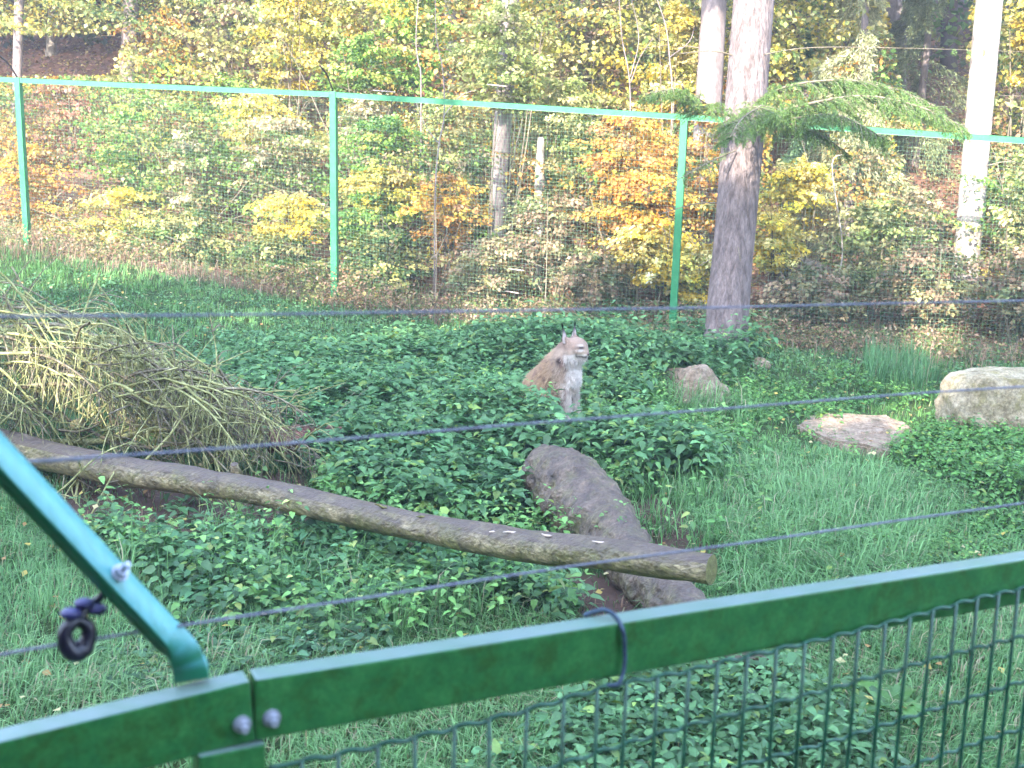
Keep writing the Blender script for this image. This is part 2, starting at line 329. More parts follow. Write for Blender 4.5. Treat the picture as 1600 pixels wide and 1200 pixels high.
# ------------------------------------------------------------------ lynx
L0 = on_ground(872, 652); L0.z = Gs(L0.x, L0.y) - 0.01
def build_lynx():
    yaw = R(-33)
    root = empty('lynx', L0, 'sitting lynx with tufted ears looking right from the nettles', 'lynx')
    bm = bmesh.new()
    def ell(c, r, rx=0):
        d = bmesh.ops.create_icosphere(bm, subdivisions=3, radius=1)
        for v in d['verts']:
            p = Vector((v.co.x * r[0], v.co.y * r[1], v.co.z * r[2]))
            if rx: p = Matrix.Rotation(rx, 3, 'Y') @ p
            v.co = p + Vector(c)
    def limb(a, b, ra, rb, n=7):
        for k in range(n):
            t = k / (n - 1); r = ra + (rb - ra) * t; ell(Vector(a).lerp(Vector(b), t), (r, r, r))
    ell((-.20, 0, .17), (.19, .15, .17)); ell((-.06, 0, .29), (.17, .135, .18), R(25))
    limb((-.16, 0, .26), (.02, 0, .43), .165, .150, 6); limb((.02, 0, .43), (.085, 0, .55), .150, .112, 6)
    ell((.085, 0, .37), (.115, .125, .17))
    for s in (-1, 1):
        ell((-.15, .115 * s, .14), (.15, .065, .135), R(20)); limb((-.07, .135 * s, .05), (.06, .14 * s, .03), .045, .04, 4)
        ell((.06, .085 * s, .33), (.075, .055, .13))
        limb((.095, .07 * s, .28), (.125, .066 * s, .12), .056, .043); limb((.125, .066 * s, .12), (.13, .066 * s, .035), .043, .046, 4)
        ell((.155, .066 * s, .027), (.058, .044, .03))
        ell((.135, .073 * s, .575), (.045, .04, .06)); ell((.105, .085 * s, .535), (.045, .032, .06), R(15))
        limb((.11, .055 * s, .66), (.095, .066 * s, .685), .028, .020, 3)
        ell((.215, .018 * s, .573), (.032, .022, .021))
    ell((.14, 0, .615), (.098, .094, .082)); ell((.185, 0, .60), (.062, .06, .052)); ell((.212, 0, .583), (.045, .03, .025)); ell((.203, 0, .552), (.040, .032, .024)); ell((.165, 0, .545), (.05, .055, .035))
    limb((-.34, 0, .10), (-.40, .03, .05), .04, .025, 4)
    me = bpy.data.meshes.new('body'); bm.to_mesh(me); bm.free()
    tmp = bpy.data.objects.new('tmp', me); COL.objects.link(tmp)
    for v in me.vertices:      # a broader head and a fuller neck
        k_ = float(sstep((v.co.z - .47) / .07))
        v.co = v.co + (v.co - Vector((.10, 0, .55))) * .15 * k_
        v.co.y *= 1 + .10 * float(np.exp(-((v.co.z - .48) / .09) ** 2))
    md = tmp.modifiers.new('r', 'REMESH'); md.mode = 'VOXEL'; md.voxel_size = 0.0085
    ms = tmp.modifiers.new('s', 'SMOOTH'); ms.iterations = 3
    dg = bpy.context.evaluated_depsgraph_get(); ev = tmp.evaluated_get(dg); me2 = bpy.data.meshes.new_from_object(ev)
    bpy.data.objects.remove(tmp)
    n = len(me2.vertices); P = np.zeros(n * 3); me2.vertices.foreach_get('co', P); P = P.reshape(-1, 3)
    Nn = np.zeros(n * 3); me2.vertices.foreach_get('normal', Nn); Nn = Nn.reshape(-1, 3)
    def fur_col(P):
        kk = sstep((P[:, 2] - .49) / .06)[:, None]; cH = np.array([.10, 0, .55]); P = P * (1 - kk) + (cH + (P - cH) / 1.15) * kk
        x, y, z = P.T
        tan = np.array([.37, .245, .155]); white = np.array([.55, .48, .43]); grey = np.array([.36, .27, .21]); dark = np.array([.05, .035, .035])
        c = np.tile(tan, (len(P), 1))
        def mixc(c, k, w): w = np.clip(w, 0, 1)[:, None]; return c * (1 - w) + k * w
        c = mixc(c, grey, sstep((x + .05) / .12) * .9)
        c = mixc(c, white, sstep((x - .105 - (.60 - z) * 0.0) / .05) * sstep((.545 - z) / .05) * (z > .30) * 1.0)
        c = mixc(c, white, sstep((x - .07) / .06) * (z < .34) * .6)
        c = mixc(c, white, (z < .10) * .3)
        hd = z > .49
        g2 = lambda cy_, cz_, wy, wz: np.exp(-(((np.abs(y) - cy_) / wy) ** 2 + ((z - cz_) / wz) ** 2))
        c = mixc(c, np.array([.27, .185, .14]), hd * sstep((z - .60) / .02) * .8)
        c = mixc(c, white, hd * sstep((x - .17) / .02) * sstep((.588 - z) / .012))            # muzzle, chin
        c = mixc(c, white, hd * sstep((x - .10) / .03) * sstep((.590 - z) / .02) * (np.abs(y) > .045) * .95)
        c = mixc(c, white * 1.1, hd * g2(.046, .648, .017, .006) * (x > .14))                        # over the eye
        c = mixc(c, white * 1.1, hd * g2(.056, .612, .022, .008) * (x > .12))                        # under the eye
        c = mixc(c, dark, hd * g2(.047, .631, .018, .008) * (x > .15) * 1.6)
        c = mixc(c, dark * 3, hd * np.exp(-(((z - .607 + .25 * (np.abs(y) - .07)) / .005) ** 2)) * (np.abs(y) > .068) * (np.abs(y) < .088) * (x > .09) * .5)
        c = mixc(c, dark * 2.5, hd * np.exp(-(((z - .583) / .004) ** 2)) * (np.abs(y) > .05) * (x > .08) * .35)
        c = mixc(c, dark, hd * (np.abs(y) > .05) * np.exp(-(((z - .532) / .024) ** 2 + ((x - .082) / .020) ** 2)) * 1.5)
        c = mixc(c, dark, hd * np.exp(-((z - .560 - .12 * np.abs(y)) / .0060) ** 2) * (x > .185) * .95)   # mouth line
        c = mixc(c, np.array([.20, .10, .09]), hd * g2(0, .585, .018, .012) * (x > .222))
        sp = np.array([mnoise.noise(Vector(p) * 26) for p in P]); st = np.array([mnoise.noise(Vector((p[0] * 18, p[1] * 18, p[2] * 9 + 5))) for p in P])
        c = mixc(c, np.array([.20, .125, .10]), sstep((sp - .16) / .12) * (z < .56) * np.where(x > .13, .3, .7))
        c *= (1 + .22 * st)[:, None]
        return c * .97
    c = fur_col(P)
    a = me2.attributes.new('col', 'FLOAT_COLOR', 'POINT'); cc = np.ones((n, 4), np.float32); cc[:, :3] = np.clip(c, .01, .85); a.data.foreach_set('color', cc.ravel())
    me2.polygons.foreach_set('use_smooth', np.ones(len(me2.polygons), bool))
    me2.name = 'body'
    body = link('body', me2, M_fur); body.parent = root
    # fur: fine hairs over the body
    m = 26000; k = rng.integers(0, n, m); kz = P[k]; k = k[~((np.abs(kz[:, 2] - .640) < .016) & (kz[:, 0] > .16) & (np.abs(np.abs(kz[:, 1]) - .05) < .022))]; m = len(k); Pp = P[k] + rng.normal(0, .003, (m, 3)); Nk = Nn[k]
    flow = np.array([-.25, 0, -1.0]); D = Nk * .55 + flow * .8 + rng.normal(0, .22, (m, 3)); D /= np.linalg.norm(D, axis=1)[:, None]
    face = (Pp[:, 2] > .55) & (Pp[:, 0] > .15)
    Ln = rng.uniform(.015, .036, m); Ln[face] *= .35; Ln[(Pp[:, 2] < .56) & (Pp[:, 2] > .46)] *= 1.4
    sd_ = np.cross(D, Nk); sd_ /= np.linalg.norm(sd_, axis=1)[:, None] + 1e-9
    A = Pp - sd_ * .0016; B = Pp + sd_ * .0016; T = Pp + D * Ln[:, None]
    Vf = np.stack([A, B, T], 1).reshape(-1, 3); Ff = np.arange(m * 3).reshape(-1, 3)
    cf = np.repeat(c[k] * rng.uniform(.8, 1.25, (m, 1)), 3, 0)
    fo = link('fur', mesh('fur', Vf, Ff, cf), M_fur); fo.parent = root; fo['kind'] = 'stuff'
    for s in (-1, 1):
        # ear: a curved triangular cup with a black tuft
        b = Bag(); base = np.array([.095, .066 * s, .672]); tip = np.array([.080, .096 * s, .800]); nn = 6
        for q in range(nn):
            t = q / (nn - 1); wd = .046 * (1 - t) ** .75 + .001
            cen = base * (1 - t) + tip * t
            row = [cen + np.array([.012 * math.cos(u) * (1 - t), wd * math.sin(u), 0]) * np.array([1.4, 1, 1]) for u in np.linspace(-1.5, 1.5, 6)]
            row += [r + np.array([-.006 * (1 - t) - .001, 0, 0]) for r in row[::-1]]
            b.v.append(np.array(row)); b.n += 12
        fs = [(q * 12 + j, q * 12 + (j + 1) % 12, (q + 1) * 12 + (j + 1) % 12, (q + 1) * 12 + j) for q in range(nn - 1) for j in range(12)]
        vv = np.concatenate(b.v); ce = np.tile(np.array([.34, .28, .26]), (len(vv), 1)); ce[vv[:, 2] > .765] = (.07, .06, .06)
        ce[np.abs(vv[:, 1] * s - .06) < .014] *= .45
        e = link('ear', mesh('ear', vv, fs, ce, True), M_fur); e.parent = root
        tb = Bag()
        for q in range(14):
            p = tip + rng.normal(0, .003, 3) - np.array([0, 0, .008]); d = np.array([-.12, .25 * s, 1.0]) + rng.normal(0, .10, 3)
            tb.add([p + (.0022, 0, 0), p - (.0022, 0, 0), p + d * .05], [(0, 1, 2)], (.008, .007, .008))
            tb.add([p + (0, .0022, 0), p - (0, .0022, 0), p + d * .048], [(0, 1, 2)], (.008, .007, .008))
        tf = link('ear_tuft', tb.build('ear_tuft'), M_fur); tf.parent = e
        # eye
        for nm, rr, off, cl in (('eye', .0155, 0, (.02, .014, .012)),):
            d = bmesh.new(); bmesh.ops.create_icosphere(d, subdivisions=2, radius=rr)
            for v in d.verts: v.co = Vector((v.co.x * .7, v.co.y, v.co.z * .62)) + Vector((.222, .048 * s, .641))
            mm = bpy.data.meshes.new(nm); d.to_mesh(mm); d.free(); mm.materials.append(M_black); eo = link(nm, mm, None); eo.parent = root
    d = bmesh.new(); bmesh.ops.create_icosphere(d, subdivisions=2, radius=.016)
    for v in d.verts: v.co = Vector((v.co.x * .7, v.co.y * 1.1, v.co.z * .75)) + Vector((.270, 0, .586))
    mm = bpy.data.meshes.new('nose'); d.to_mesh(mm); d.free()
    mn, _tt, bb = mat('nose skin'); bb.inputs['Base Color'].default_value = (.045, .02, .018, 1); bb.inputs['Roughness'].default_value = .4
    mm.materials.append(mn); no = link('nose', mm, None); no.parent = root
    root.rotation_euler = (0, 0, yaw); root.scale = (1.13, 1.13, 1.13)
    return root
lynx = build_lynx()

# ------------------------------------------------------------------ near fence (barrier with wire mesh)
def RP(px, py, s=0.0): return on_rail(px, py, s)
dz = Vector((0, 0, 1)); dx = Vector((RD[0], RD[1], 0)); dn = Vector((RN[0], RN[1], 0))
nf_loc = RP(400, 1150); nf_loc.z = 1.3
nf = empty('barrier_fence', nf_loc, 'green painted steel barrier with wavy wire mesh in front of the enclosure', 'fence')
def nfl(name, me, m, par=None):
    o = link(name, me, m)
    if par is None: o.parent = nf; o.matrix_parent_inverse = Matrix.Translation(-nf_loc)
    else: o.parent = par
    return o
RH = 0.087; RW = 0.038
def rail(pa, pb):
    a = Vector(pa); b_ = Vector(pb); c = (a + b_) / 2 + dn * RW / 2 - dz * RH / 2
    ax = (b_ - a); h = ax.length / 2; ax.normalize(); az = dz - ax * ax.dot(dz)
    return box_mesh('rail', c, ax, ax.cross(az) * -1, az, h, RW / 2, RH / 2, 0.004)
pj = RP(396, 1063.0)                                    # joint, front top edge
pl = RP(-500, 1282); pr = RP(1600, 874); pr2 = pj + (pr - pj) * 3.0; pl = pj + (pl - pj) * 2.2
gap = (pr - pj).normalized() * 0.0018
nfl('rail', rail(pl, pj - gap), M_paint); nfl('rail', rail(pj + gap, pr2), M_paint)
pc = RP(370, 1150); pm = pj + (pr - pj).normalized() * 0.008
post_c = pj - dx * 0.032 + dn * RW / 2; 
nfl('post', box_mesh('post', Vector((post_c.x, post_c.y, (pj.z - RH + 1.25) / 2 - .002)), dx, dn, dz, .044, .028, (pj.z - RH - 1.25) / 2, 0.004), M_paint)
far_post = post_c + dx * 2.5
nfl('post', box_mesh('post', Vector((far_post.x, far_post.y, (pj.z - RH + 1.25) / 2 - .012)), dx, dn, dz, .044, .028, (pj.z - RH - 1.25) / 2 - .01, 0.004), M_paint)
def prism(name, c, axis_, r, h, n, m, par, rot0=0, dome=False):
    bm = bmesh.new(); bmesh.ops.create_cone(bm, segments=n, radius1=r, radius2=r * (.96 if not dome else .5), depth=h, cap_ends=True)
    bmesh.ops.bevel(bm, geom=bm.edges[:], offset=min(r, h) * .12, segments=2, affect='EDGES')
    q = Vector(axis_).to_track_quat('Z', 'Y').to_matrix() @ Matrix.Rotation(rot0, 3, 'Z')
    for v in bm.verts: v.co = q @ v.co + Vector(c)
    me = bpy.data.meshes.new(name); bm.to_mesh(me); bm.free(); return nfl(name, me, m, par)
for (bx_, by_) in ((378, 1131), (424, 1121)):
    p = RP(bx_, by_)
    wsh = prism('bolt', p - dn * .0015, dn, .0125, .003, 20, M_galv, None)
    for nm, cc, r_, h_, n_ in (('nut', p - dn * .008, .0098, .010, 6), ('shank', p - dn * .017, .0052, .010, 12)):
        o = prism(nm, cc, -dn, r_, h_, n_, M_galv, wsh, .3); o.matrix_parent_inverse = Matrix.Identity(4)
# mesh wires on the near face of the rail
hw = [[(420, 1200), (500, 1184), (588, 1166), (708, 1138), (822, 1110), (930, 1078), (976, 1068), (1068, 1050), (1166, 1026), (1300, 996), (1418, 966), (1524, 936), (1600, 920), (1760, 884)],
      [(560, 1290), (830, 1208), (960, 1168), (1068, 1136), (1160, 1112), (1300, 1076), (1480, 1024), (1600, 994), (1760, 954)],
      [(900, 1282), (1152, 1198), (1296, 1160), (1480, 1102), (1600, 1064), (1760, 1016)],
      [(1200, 1272), (1420, 1198), (1540, 1156), (1600, 1138), (1760, 1082)]]
vx = [470, 528, 588, 648, 708, 764, 822, 878, 930, 976]
x_ = 976
for st in [48, 50, 46, 46, 46, 44, 44, 40, 40, 38, 38, 36, 34, 32, 32, 30, 29]:
    x_ += st; vx.append(x_)
SM = -0.010
wb = 2.6 / 1000
H3 = []
for row in hw:
    pts = [RP(a, b_, SM) for a, b_ in row]; H3.append(pts)
for k in range(4):     # rows below the frame
    H3.append([p - dz * .082 * (k + 1) for p in H3[3]] if True else None)
def along(p): return (p.x - RA[0]) * RD[0] + (p.y - RA[1]) * RD[1]
vs_al = []
for xx in vx:
    yy = np.interp(xx, [q[0] for q in hw[0]], [q[1] for q in hw[0]]); vs_al.append(along(RP(xx, yy, SM)))
a_end = along(pr2) - .06; a_px = vs_al[-1]
while vs_al[-1] + .05 < a_end: vs_al.append(vs_al[-1] + .05)
vs_al = np.array(vs_al); rsl = (pr2.z - pj.z) / (along(pr2) - along(pj))
for row3 in H3:
    q = row3[-1]; e_ = a_end - along(q); row3.append(q + dx * e_ + dz * (rsl * e_))
for ri, pts in enumerate(H3):
    al = [along(p) for p in pts]; zz = [p.z for p in pts]
    a0 = max(al[0], vs_al[0] - .05) if ri == 0 else vs_al[0] - .02
    aa = np.arange(a0, al[-1], .0055)
    zi = np.interp(aa, al, zz)
    if al[0] > a0: sl = (zz[1] - zz[0]) / (al[1] - al[0]); zi = np.where(aa < al[0], zz[0] + (aa - al[0]) * sl * .4, zi)
    # crimped between uprights: rises and dips once per cell
    ph = np.interp(aa, vs_al, np.arange(len(vs_al)), left=0, right=len(vs_al) - 1)
    wav = .0032 * np.sin(2 * np.pi * ph - .6)
    P3 = [Vector((RA[0] + RD[0] * a + RN[0] * (SM + .0022 * math.cos(2 * math.pi * f)), RA[1] + RD[1] * a + RN[1] * (SM + .0022 * math.cos(2 * math.pi * f)), z + wv)) for a, z, wv, f in zip(aa, zi, wav, ph)]
    Vv, Ff = tube(P3, .0038 if ri == 0 else .0034, 6)
    nfl('mesh_wire', mesh('mesh_wire', Vv, Ff, None, True), M_mesh)
top_al = [along(p) for p in H3[0]]; top_z = [p.z for p in H3[0]]
for j, a in enumerate(vs_al):
    z1 = float(np.interp(a, top_al, top_z)) + .002; xj = rng.normal(0, .0012, 6)
    P3 = [Vector((RA[0] + RD[0] * (a + xj[q]) + RN[0] * (SM - .003), RA[1] + RD[1] * (a + xj[q]) + RN[1] * (SM - .003), z1 + (1.32 - z1) * q / 5)) for q in range(6)]
    Vv, Ff = tube(P3, .0033, 6); nfl('mesh_wire', mesh('mesh_wire', Vv, Ff, None, True), M_mesh)
# tie looped over the rail
tie = [RP(912, 962, RW + .004), RP(925, 957, RW), RP(945, 956, RW * .6) + dz * .003, RP(962, 966, .01) + dz * .002, RP(973, 984, -.006), RP(976, 1010, -.007), RP(975, 1045, -.009), RP(966, 1068, -.014), RP(948, 1071, -.012)]
Vv, Ff = tube(curve_pts(tie, 40), .0036, 8); nfl('wire_tie', mesh('wire_tie', Vv, Ff, None, True), M_tie)
# slanting brace: flat bar with folded edge rising to the left
bp_ = [(299, 1064, .024), (294, 1036, .023), (282, 1006, .021), (258, 977, .018), (190, 905, .008), (95, 803, -.006), (0, 701, -.02), (-160, 529, -.045), (-330, 346, -.07)]
ctr = curve_pts([RP(a, b_, s) for a, b_, s in bp_], 60)
Bv, Bf = [], []
view = Vector((0, 0, EYE))
for k, p in enumerate(ctr):
    T = (ctr[min(k + 1, 59)] - ctr[max(k - 1, 0)]).normalized()
    nrm = Vector((0, -.45, .9)); nrm = (nrm - T * nrm.dot(T)).normalized(); sdv = T.cross(nrm).normalized()
    if sdv.x < 0: sdv = -sdv
    wv = .0195 + .003 * max(0, 1 - k / 14); th = .020
    prof = [(-wv, 0), (wv, 0), (wv, -th), (wv - .004, -th), (wv - .004, -.004), (-wv + .004, -.004), (-wv + .004, -th), (-wv, -th)]
    prof = [(-wv + .0012, 0), (wv - .0012, 0), (wv, -.0012), (wv, -th), (-wv, -th), (-wv, -.0012)]
    for u, v in prof: Bv.append(p + sdv * u + nrm * v)
np_ = 6
for k in range(59):
    for j in range(np_):
        q = (j + 1) % np_; Bf.append((k * np_ + j, k * np_ + q, (k + 1) * np_ + q, (k + 1) * np_ + j))
bme = mesh('brace', [tuple(v) for v in Bv], Bf)
bmx = bmesh.new(); bmx.from_mesh(bme); bmesh.ops.holes_fill(bmx, edges=bmx.edges[:]); bmesh.ops.recalc_face_normals(bmx, faces=bmx.faces)
bmx.to_mesh(bme); bmx.free()
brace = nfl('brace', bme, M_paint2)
# bolt on the brace
pb_ = RP(187, 896, .006); bn = Vector((.43, -.38, .5)).normalized()
wsh = prism('bolt', pb_ + bn * .002, bn, .0115, .003, 20, M_galv, None)
for nm, cc, r_, h_, n_ in (('nut', pb_ + bn * .008, .0092, .009, 6), ('shank', pb_ + bn * .019, .0042, .016, 12)):
    o = prism(nm, cc, bn, r_, h_, n_, M_galv, wsh, .2); o.matrix_parent_inverse = Matrix.Identity(4)
# black ring insulator hanging under the brace
ic = RP(120, 995, .03)
iv = (view - ic).normalized(); ir = Vector((0, 0, 1)).cross(iv).normalized(); iu = iv.cross(ir)
tilt = .5; iax = (iv + ir * .35 - iu * .25).normalized(); ir = iu.cross(iax).normalized(); iu = iax.cross(ir)
ring = []
ring_p = [ic + ir * math.cos(t) * (.0150 + .0012 * math.sin(3 * t)) + iu * math.sin(t) * .0195 for t in np.linspace(0, 2 * math.pi, 33)]
Vv, Ff = tube(ring_p, [.0095, .0080, .0095, .0125, .0100], 12, False, .12, 3); ringo = nfl('insulator', mesh('insulator', Vv, Ff, None, True), M_black)
q1 = [ic + iu * .022 + ir * .002, ic + iu * .036 + ir * .012, ic + iu * .046 + ir * .028, pb_ - bn * .016]
Vv, Ff = tube(curve_pts(q1, 16), [.008, .006, .005, .005], 10); o = nfl('hook', mesh('hook', Vv, Ff, None, True), M_black, ringo)
for (ou, orr, s_) in ((.030, -.008, .013), (.032, .024, .013), (.041, .008, .012)):
    d = bmesh.new(); bmesh.ops.create_icosphere(d, subdivisions=3, radius=1)
    for v in d.verts: v.co = ic + iu * (ou + v.co.z * s_ * .6) + ir * (orr + v.co.x * s_) + iax * (v.co.y * s_)
    mm = bpy.data.meshes.new('clamp'); d.to_mesh(mm); d.free(); mm.polygons.foreach_set('use_smooth', np.ones(len(mm.polygons), bool)); nfl('clamp', mm, M_blue, ringo)

# electric ropes along the barrier
def rope(pxs, s, r, label):
    key = [RP(a, b_, s) for a, b_ in pxs]; key = [key[0] + (key[0] - key[1]).normalized() * 1.2] + key + [key[-1] + (key[-1] - key[-2]).normalized() * 1.3]
    pts = curve_pts(key, 700); P = [Vector(p) for p in pts]
    b = Bag()
    for st in range(3):
        q = []
        for k, p in enumerate(P):
            t = k * .8 + st * 2.094; q.append(p + dz * math.sin(t) * r * .5 + dn * math.cos(t) * r * .5)
        b.add(*tube(q, r * .72, 5))
    o = link('electric_rope', b.build('electric_rope', True), M_cable)
    return tag(o, label, 'electric rope', 'electric ropes above the barrier')
rope([(-300, 1078), (0, 1023), (130, 1001), (300, 975), (560, 936), (900, 884), (1180, 846), (1400, 814), (1600, 786), (1900, 742)], .03, .0018, 'twisted grey electric rope passing the black insulator, lowest of three')
rope([(0, 722), (60, 720), (400, 697), (800, 664), (1100, 641), (1400, 617), (1600, 604), (1900, 584)], .05, .0017, 'grey electric rope crossing below the lynx, middle of three')
rope([(-300, 499), (0, 495), (350, 492), (700, 487), (1100, 481), (1400, 474), (1600, 470), (1900, 464)], .06, .0016, 'grey electric rope crossing above the lynx, topmost of three')

# ------------------------------------------------------------------ far fence
FP = [(-430, 98, 21.6), (28, 121, 20.0), (521, 143, 18.6), (1070, 178, 17.1), (1655, 218, 15.7), (2280, 262, 14.4)]
tops = [unproj(*p) for p in FP]
ff = empty('enclosure_fence', (tops[2].x, tops[2].y, Gs(tops[2].x, tops[2].y)), 'tall green steel fence with fine wire mesh at the edge of the wood', 'fence')
ffl = Vector(ff.location)
def fl(name, me, m, par=None):
    o = link(name, me, m)
    if par is None: o.parent = ff; o.matrix_parent_inverse = Matrix.Translation(-ffl)
    else: o.parent = par
    return o
for k, t in enumerate(tops):
    g = Gs(t.x, t.y) - .1
    lean = Vector((-.03 * (1 if k == 3 else .3), 0, 0))
    c0 = Vector((t.x, t.y, (t.z + g) / 2)) + lean / 2; az = (t - Vector((t.x, t.y, g)) - lean).normalized()
    po = fl('post', box_mesh('post', c0, (1, -.28, 0), (.28, 1, 0), az, .052, .045, (t.z - g) / 2, .006), M_paint_far)
    arm = [t + Vector((0, 0, -.02)), t + Vector((-.05, -.25, .22)), t + Vector((-.12, -.55, .36))]
    V_, F_ = tube(curve_pts(arm, 6), .014, 6); o = fl('outrigger', mesh('outrigger', V_, F_, None, True), M_bark_dark, po); o.matrix_parent_inverse = Matrix.Identity(4)
for k in range(len(tops) - 1):
    a, b_ = tops[k], tops[k + 1]; ax = (b_ - a).normalized(); n_ = ax.cross(Vector((0, 0, 1))).normalized(); az = n_.cross(ax).normalized()
    if az.z < 0: az = -az
    a2 = a + ax * .055; b2 = b_ - ax * .055; off = -n_ * 0
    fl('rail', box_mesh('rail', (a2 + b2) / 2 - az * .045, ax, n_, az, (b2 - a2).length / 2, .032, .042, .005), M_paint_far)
    b = Bag(); Lh = (b2 - a2).length; nn = int(Lh / .055)
    ga, gb = Gs(a.x, a.y), Gs(b_.x, b_.y); cur = n_ * -.040
    for j in range(nn):
        t = (j + .5) / nn; p = a2.lerp(b2, t) - az * .02 + cur; g = Gs(p.x, p.y)
        wob = [Vector((rng.normal(0, .004), rng.normal(0, .012), 0)) for _ in range(4)]
        b.add(*tube([p.lerp(Vector((p.x, p.y, g - .02)), q / 3) + wob[q] for q in range(4)], .0013, 3, False))
    rows = int((a.z - ga) / .055)
    for j in range(rows):
        za = .02 + j * .055; P = []
        for q in range(9):
            t = q / 8; p = a2.lerp(b2, t) + cur; g = Gs(p.x, p.y); h = (a.z - ga); top = a2.lerp(b2, t).z - .02
            P.append(Vector((p.x, p.y, top - (top - g) * j / rows)) + Vector((0, rng.normal(0, .01), rng.normal(0, .006))))
        b.add(*tube(P, .0013, 3, False))
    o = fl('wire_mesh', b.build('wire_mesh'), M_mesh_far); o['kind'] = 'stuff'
for (px_, py_, wpx) in ((762, 132, 30), (583, 141, 34), (795, 420, 24), (790, 455, 20)):
    d_ = 18.0; p = unproj(px_, py_, d_); q = unproj(px_ + wpx, py_ + 3, d_ - .2)
    V_, F_ = tube([p, q], .009, 6); fl('standoff', mesh('standoff', V_, F_), M_bark_pale)

# ------------------------------------------------------------------ logs, stones
def above(px, py, h):
    z = .2
    for _ in range(6):
        q = ray(px, py); p = Vector((0, 0, EYE)) + q * ((z - EYE) / q.z); z = Gs(p.x, p.y) + h
    return p
def log_obj(name, pts, rad, m, label, cat='log', sides=20, n=46, rough=.16, seed=1, cutmat=None):
    P = curve_pts(pts, n); base = P[n // 2]
    root = empty(name, (base.x, base.y, Gs(base.x, base.y)), label, cat); rl = Vector(root.location)
    V_, F_ = tube(P, rad, sides, False, rough, seed)
    o = link('trunk', mesh('trunk', V_, F_, None, True), m); o.parent = root; o.matrix_parent_inverse = Matrix.Translation(-rl)
    for e, idx in ((0, 0), (1, n - 1)):
        ringv = V_[idx * sides:(idx + 1) * sides]; cen = ringv.mean(0); d = (P[idx] - P[1 if e == 0 else n - 2]).normalized()
        rows = [ringv, ringv * .35 + cen * .65 + np.array(d) * .006, cen[None] + np.array(d) * .004]
        vv = np.concatenate([rows[0], rows[1]]); fs = [(j, (j + 1) % sides, sides + (j + 1) % sides, sides + j) for j in range(sides)]
        vv2 = np.concatenate([vv, [cen + np.array(d) * .002]]); fs3 = []
        mm = bpy.data.meshes.new('cut_end'); mm.from_pydata([tuple(v) for v in vv2], [], fs + [(sides + j, sides + (j + 1) % sides, 2 * sides) for j in range(sides)]); mm.materials.append(cutmat or M_cut)
        co = link('cut_end', mm, None); co.parent = root; co.matrix_parent_inverse = Matrix.Translation(-rl)
    return root, P, rl
LP = [(-170, 660, 10.4), (0, 694, 10.0), (150, 728, 9.5), (300, 752, 9.0), (400, 768, 8.65), (600, 812, 8.0), (800, 850, 7.3), (960, 868, 6.8), (1112, 890, 6.5)]
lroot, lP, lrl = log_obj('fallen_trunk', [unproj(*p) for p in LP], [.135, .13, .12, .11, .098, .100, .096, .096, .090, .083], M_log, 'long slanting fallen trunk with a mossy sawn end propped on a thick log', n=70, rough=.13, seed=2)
# knots and stubs, bracket fungi on the long trunk
def stub(px, py, d, dirv, ln, r, par, prl, m=M_log):
    p = unproj(px, py, d); q = p + Vector(dirv) * ln
    V_, F_ = tube([p, p.lerp(q, .5), q], [r * 1.5, r, r * .8], 8, True, .2, px); o = link('stub', mesh('stub', V_, F_, None, True), m); o.parent = par; o.matrix_parent_inverse = Matrix.Translation(-prl)
stub(370, 742, 8.95, (-.1, -.3, .9), .10, .035, lroot, lrl); stub(200, 735, 9.4, (-.3, -.5, .8), .14, .03, lroot, lrl); stub(640, 850, 8.3, (.3, -.5, -.6), .09, .02, lroot, lrl)
for (x0, y0, x1, y1) in ((764, 830, 784, 834), (786, 830, 826, 835), (846, 834, 862, 838), (925, 846, 980, 855), (716, 827, 740, 829), (650, 806, 672, 810), (585, 788, 605, 793)):
    b = Bag(); d0 = np.interp(x0, [p[0] for p in LP], [p[2] for p in LP]) - .115; npt = max(4, int((x1 - x0) / 6))
    P = [unproj(x0 + (x1 - x0) * t, y0 + (y1 - y0) * t + rng.normal(0, .8), d0) for t in np.linspace(0, 1, npt)]
    V_, F_ = tube(P, [.003, .008, .009, .004], 6); o = link('bracket_fungus', mesh('bracket_fungus', V_, F_, None, True), M_white if x0 > 740 else M_cut); o.parent = lroot; o.matrix_parent_inverse = Matrix.Translation(-lrl)
TP = [above(*q) for q in ((848, 730, .20), (880, 757, .22), (925, 800, .20), (968, 850, .16), (1010, 905, .12), (1075, 962, .10), (1175, 1062, .06))]
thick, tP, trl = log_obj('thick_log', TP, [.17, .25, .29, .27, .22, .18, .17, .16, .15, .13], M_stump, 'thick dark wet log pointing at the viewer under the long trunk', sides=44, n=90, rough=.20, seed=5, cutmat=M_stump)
log_obj('broken_log', [above(420, 690, .22), above(485, 686, .24), above(542, 680, .26)], [.10, .13, .08], M_redwood, 'short reddish broken log lying beside the brush pile', sides=14, n=16, rough=.35, seed=8, cutmat=M_redwood)
log_obj('wood_log', [unproj(1195, 404, 19.8), unproj(1250, 414, 19.6), unproj(1318, 432, 19.4)], [.13, .14, .11], M_bark_pale, 'pale fallen log lying behind the far fence beside the big trunk', sides=12, n=14, rough=.25, seed=4)

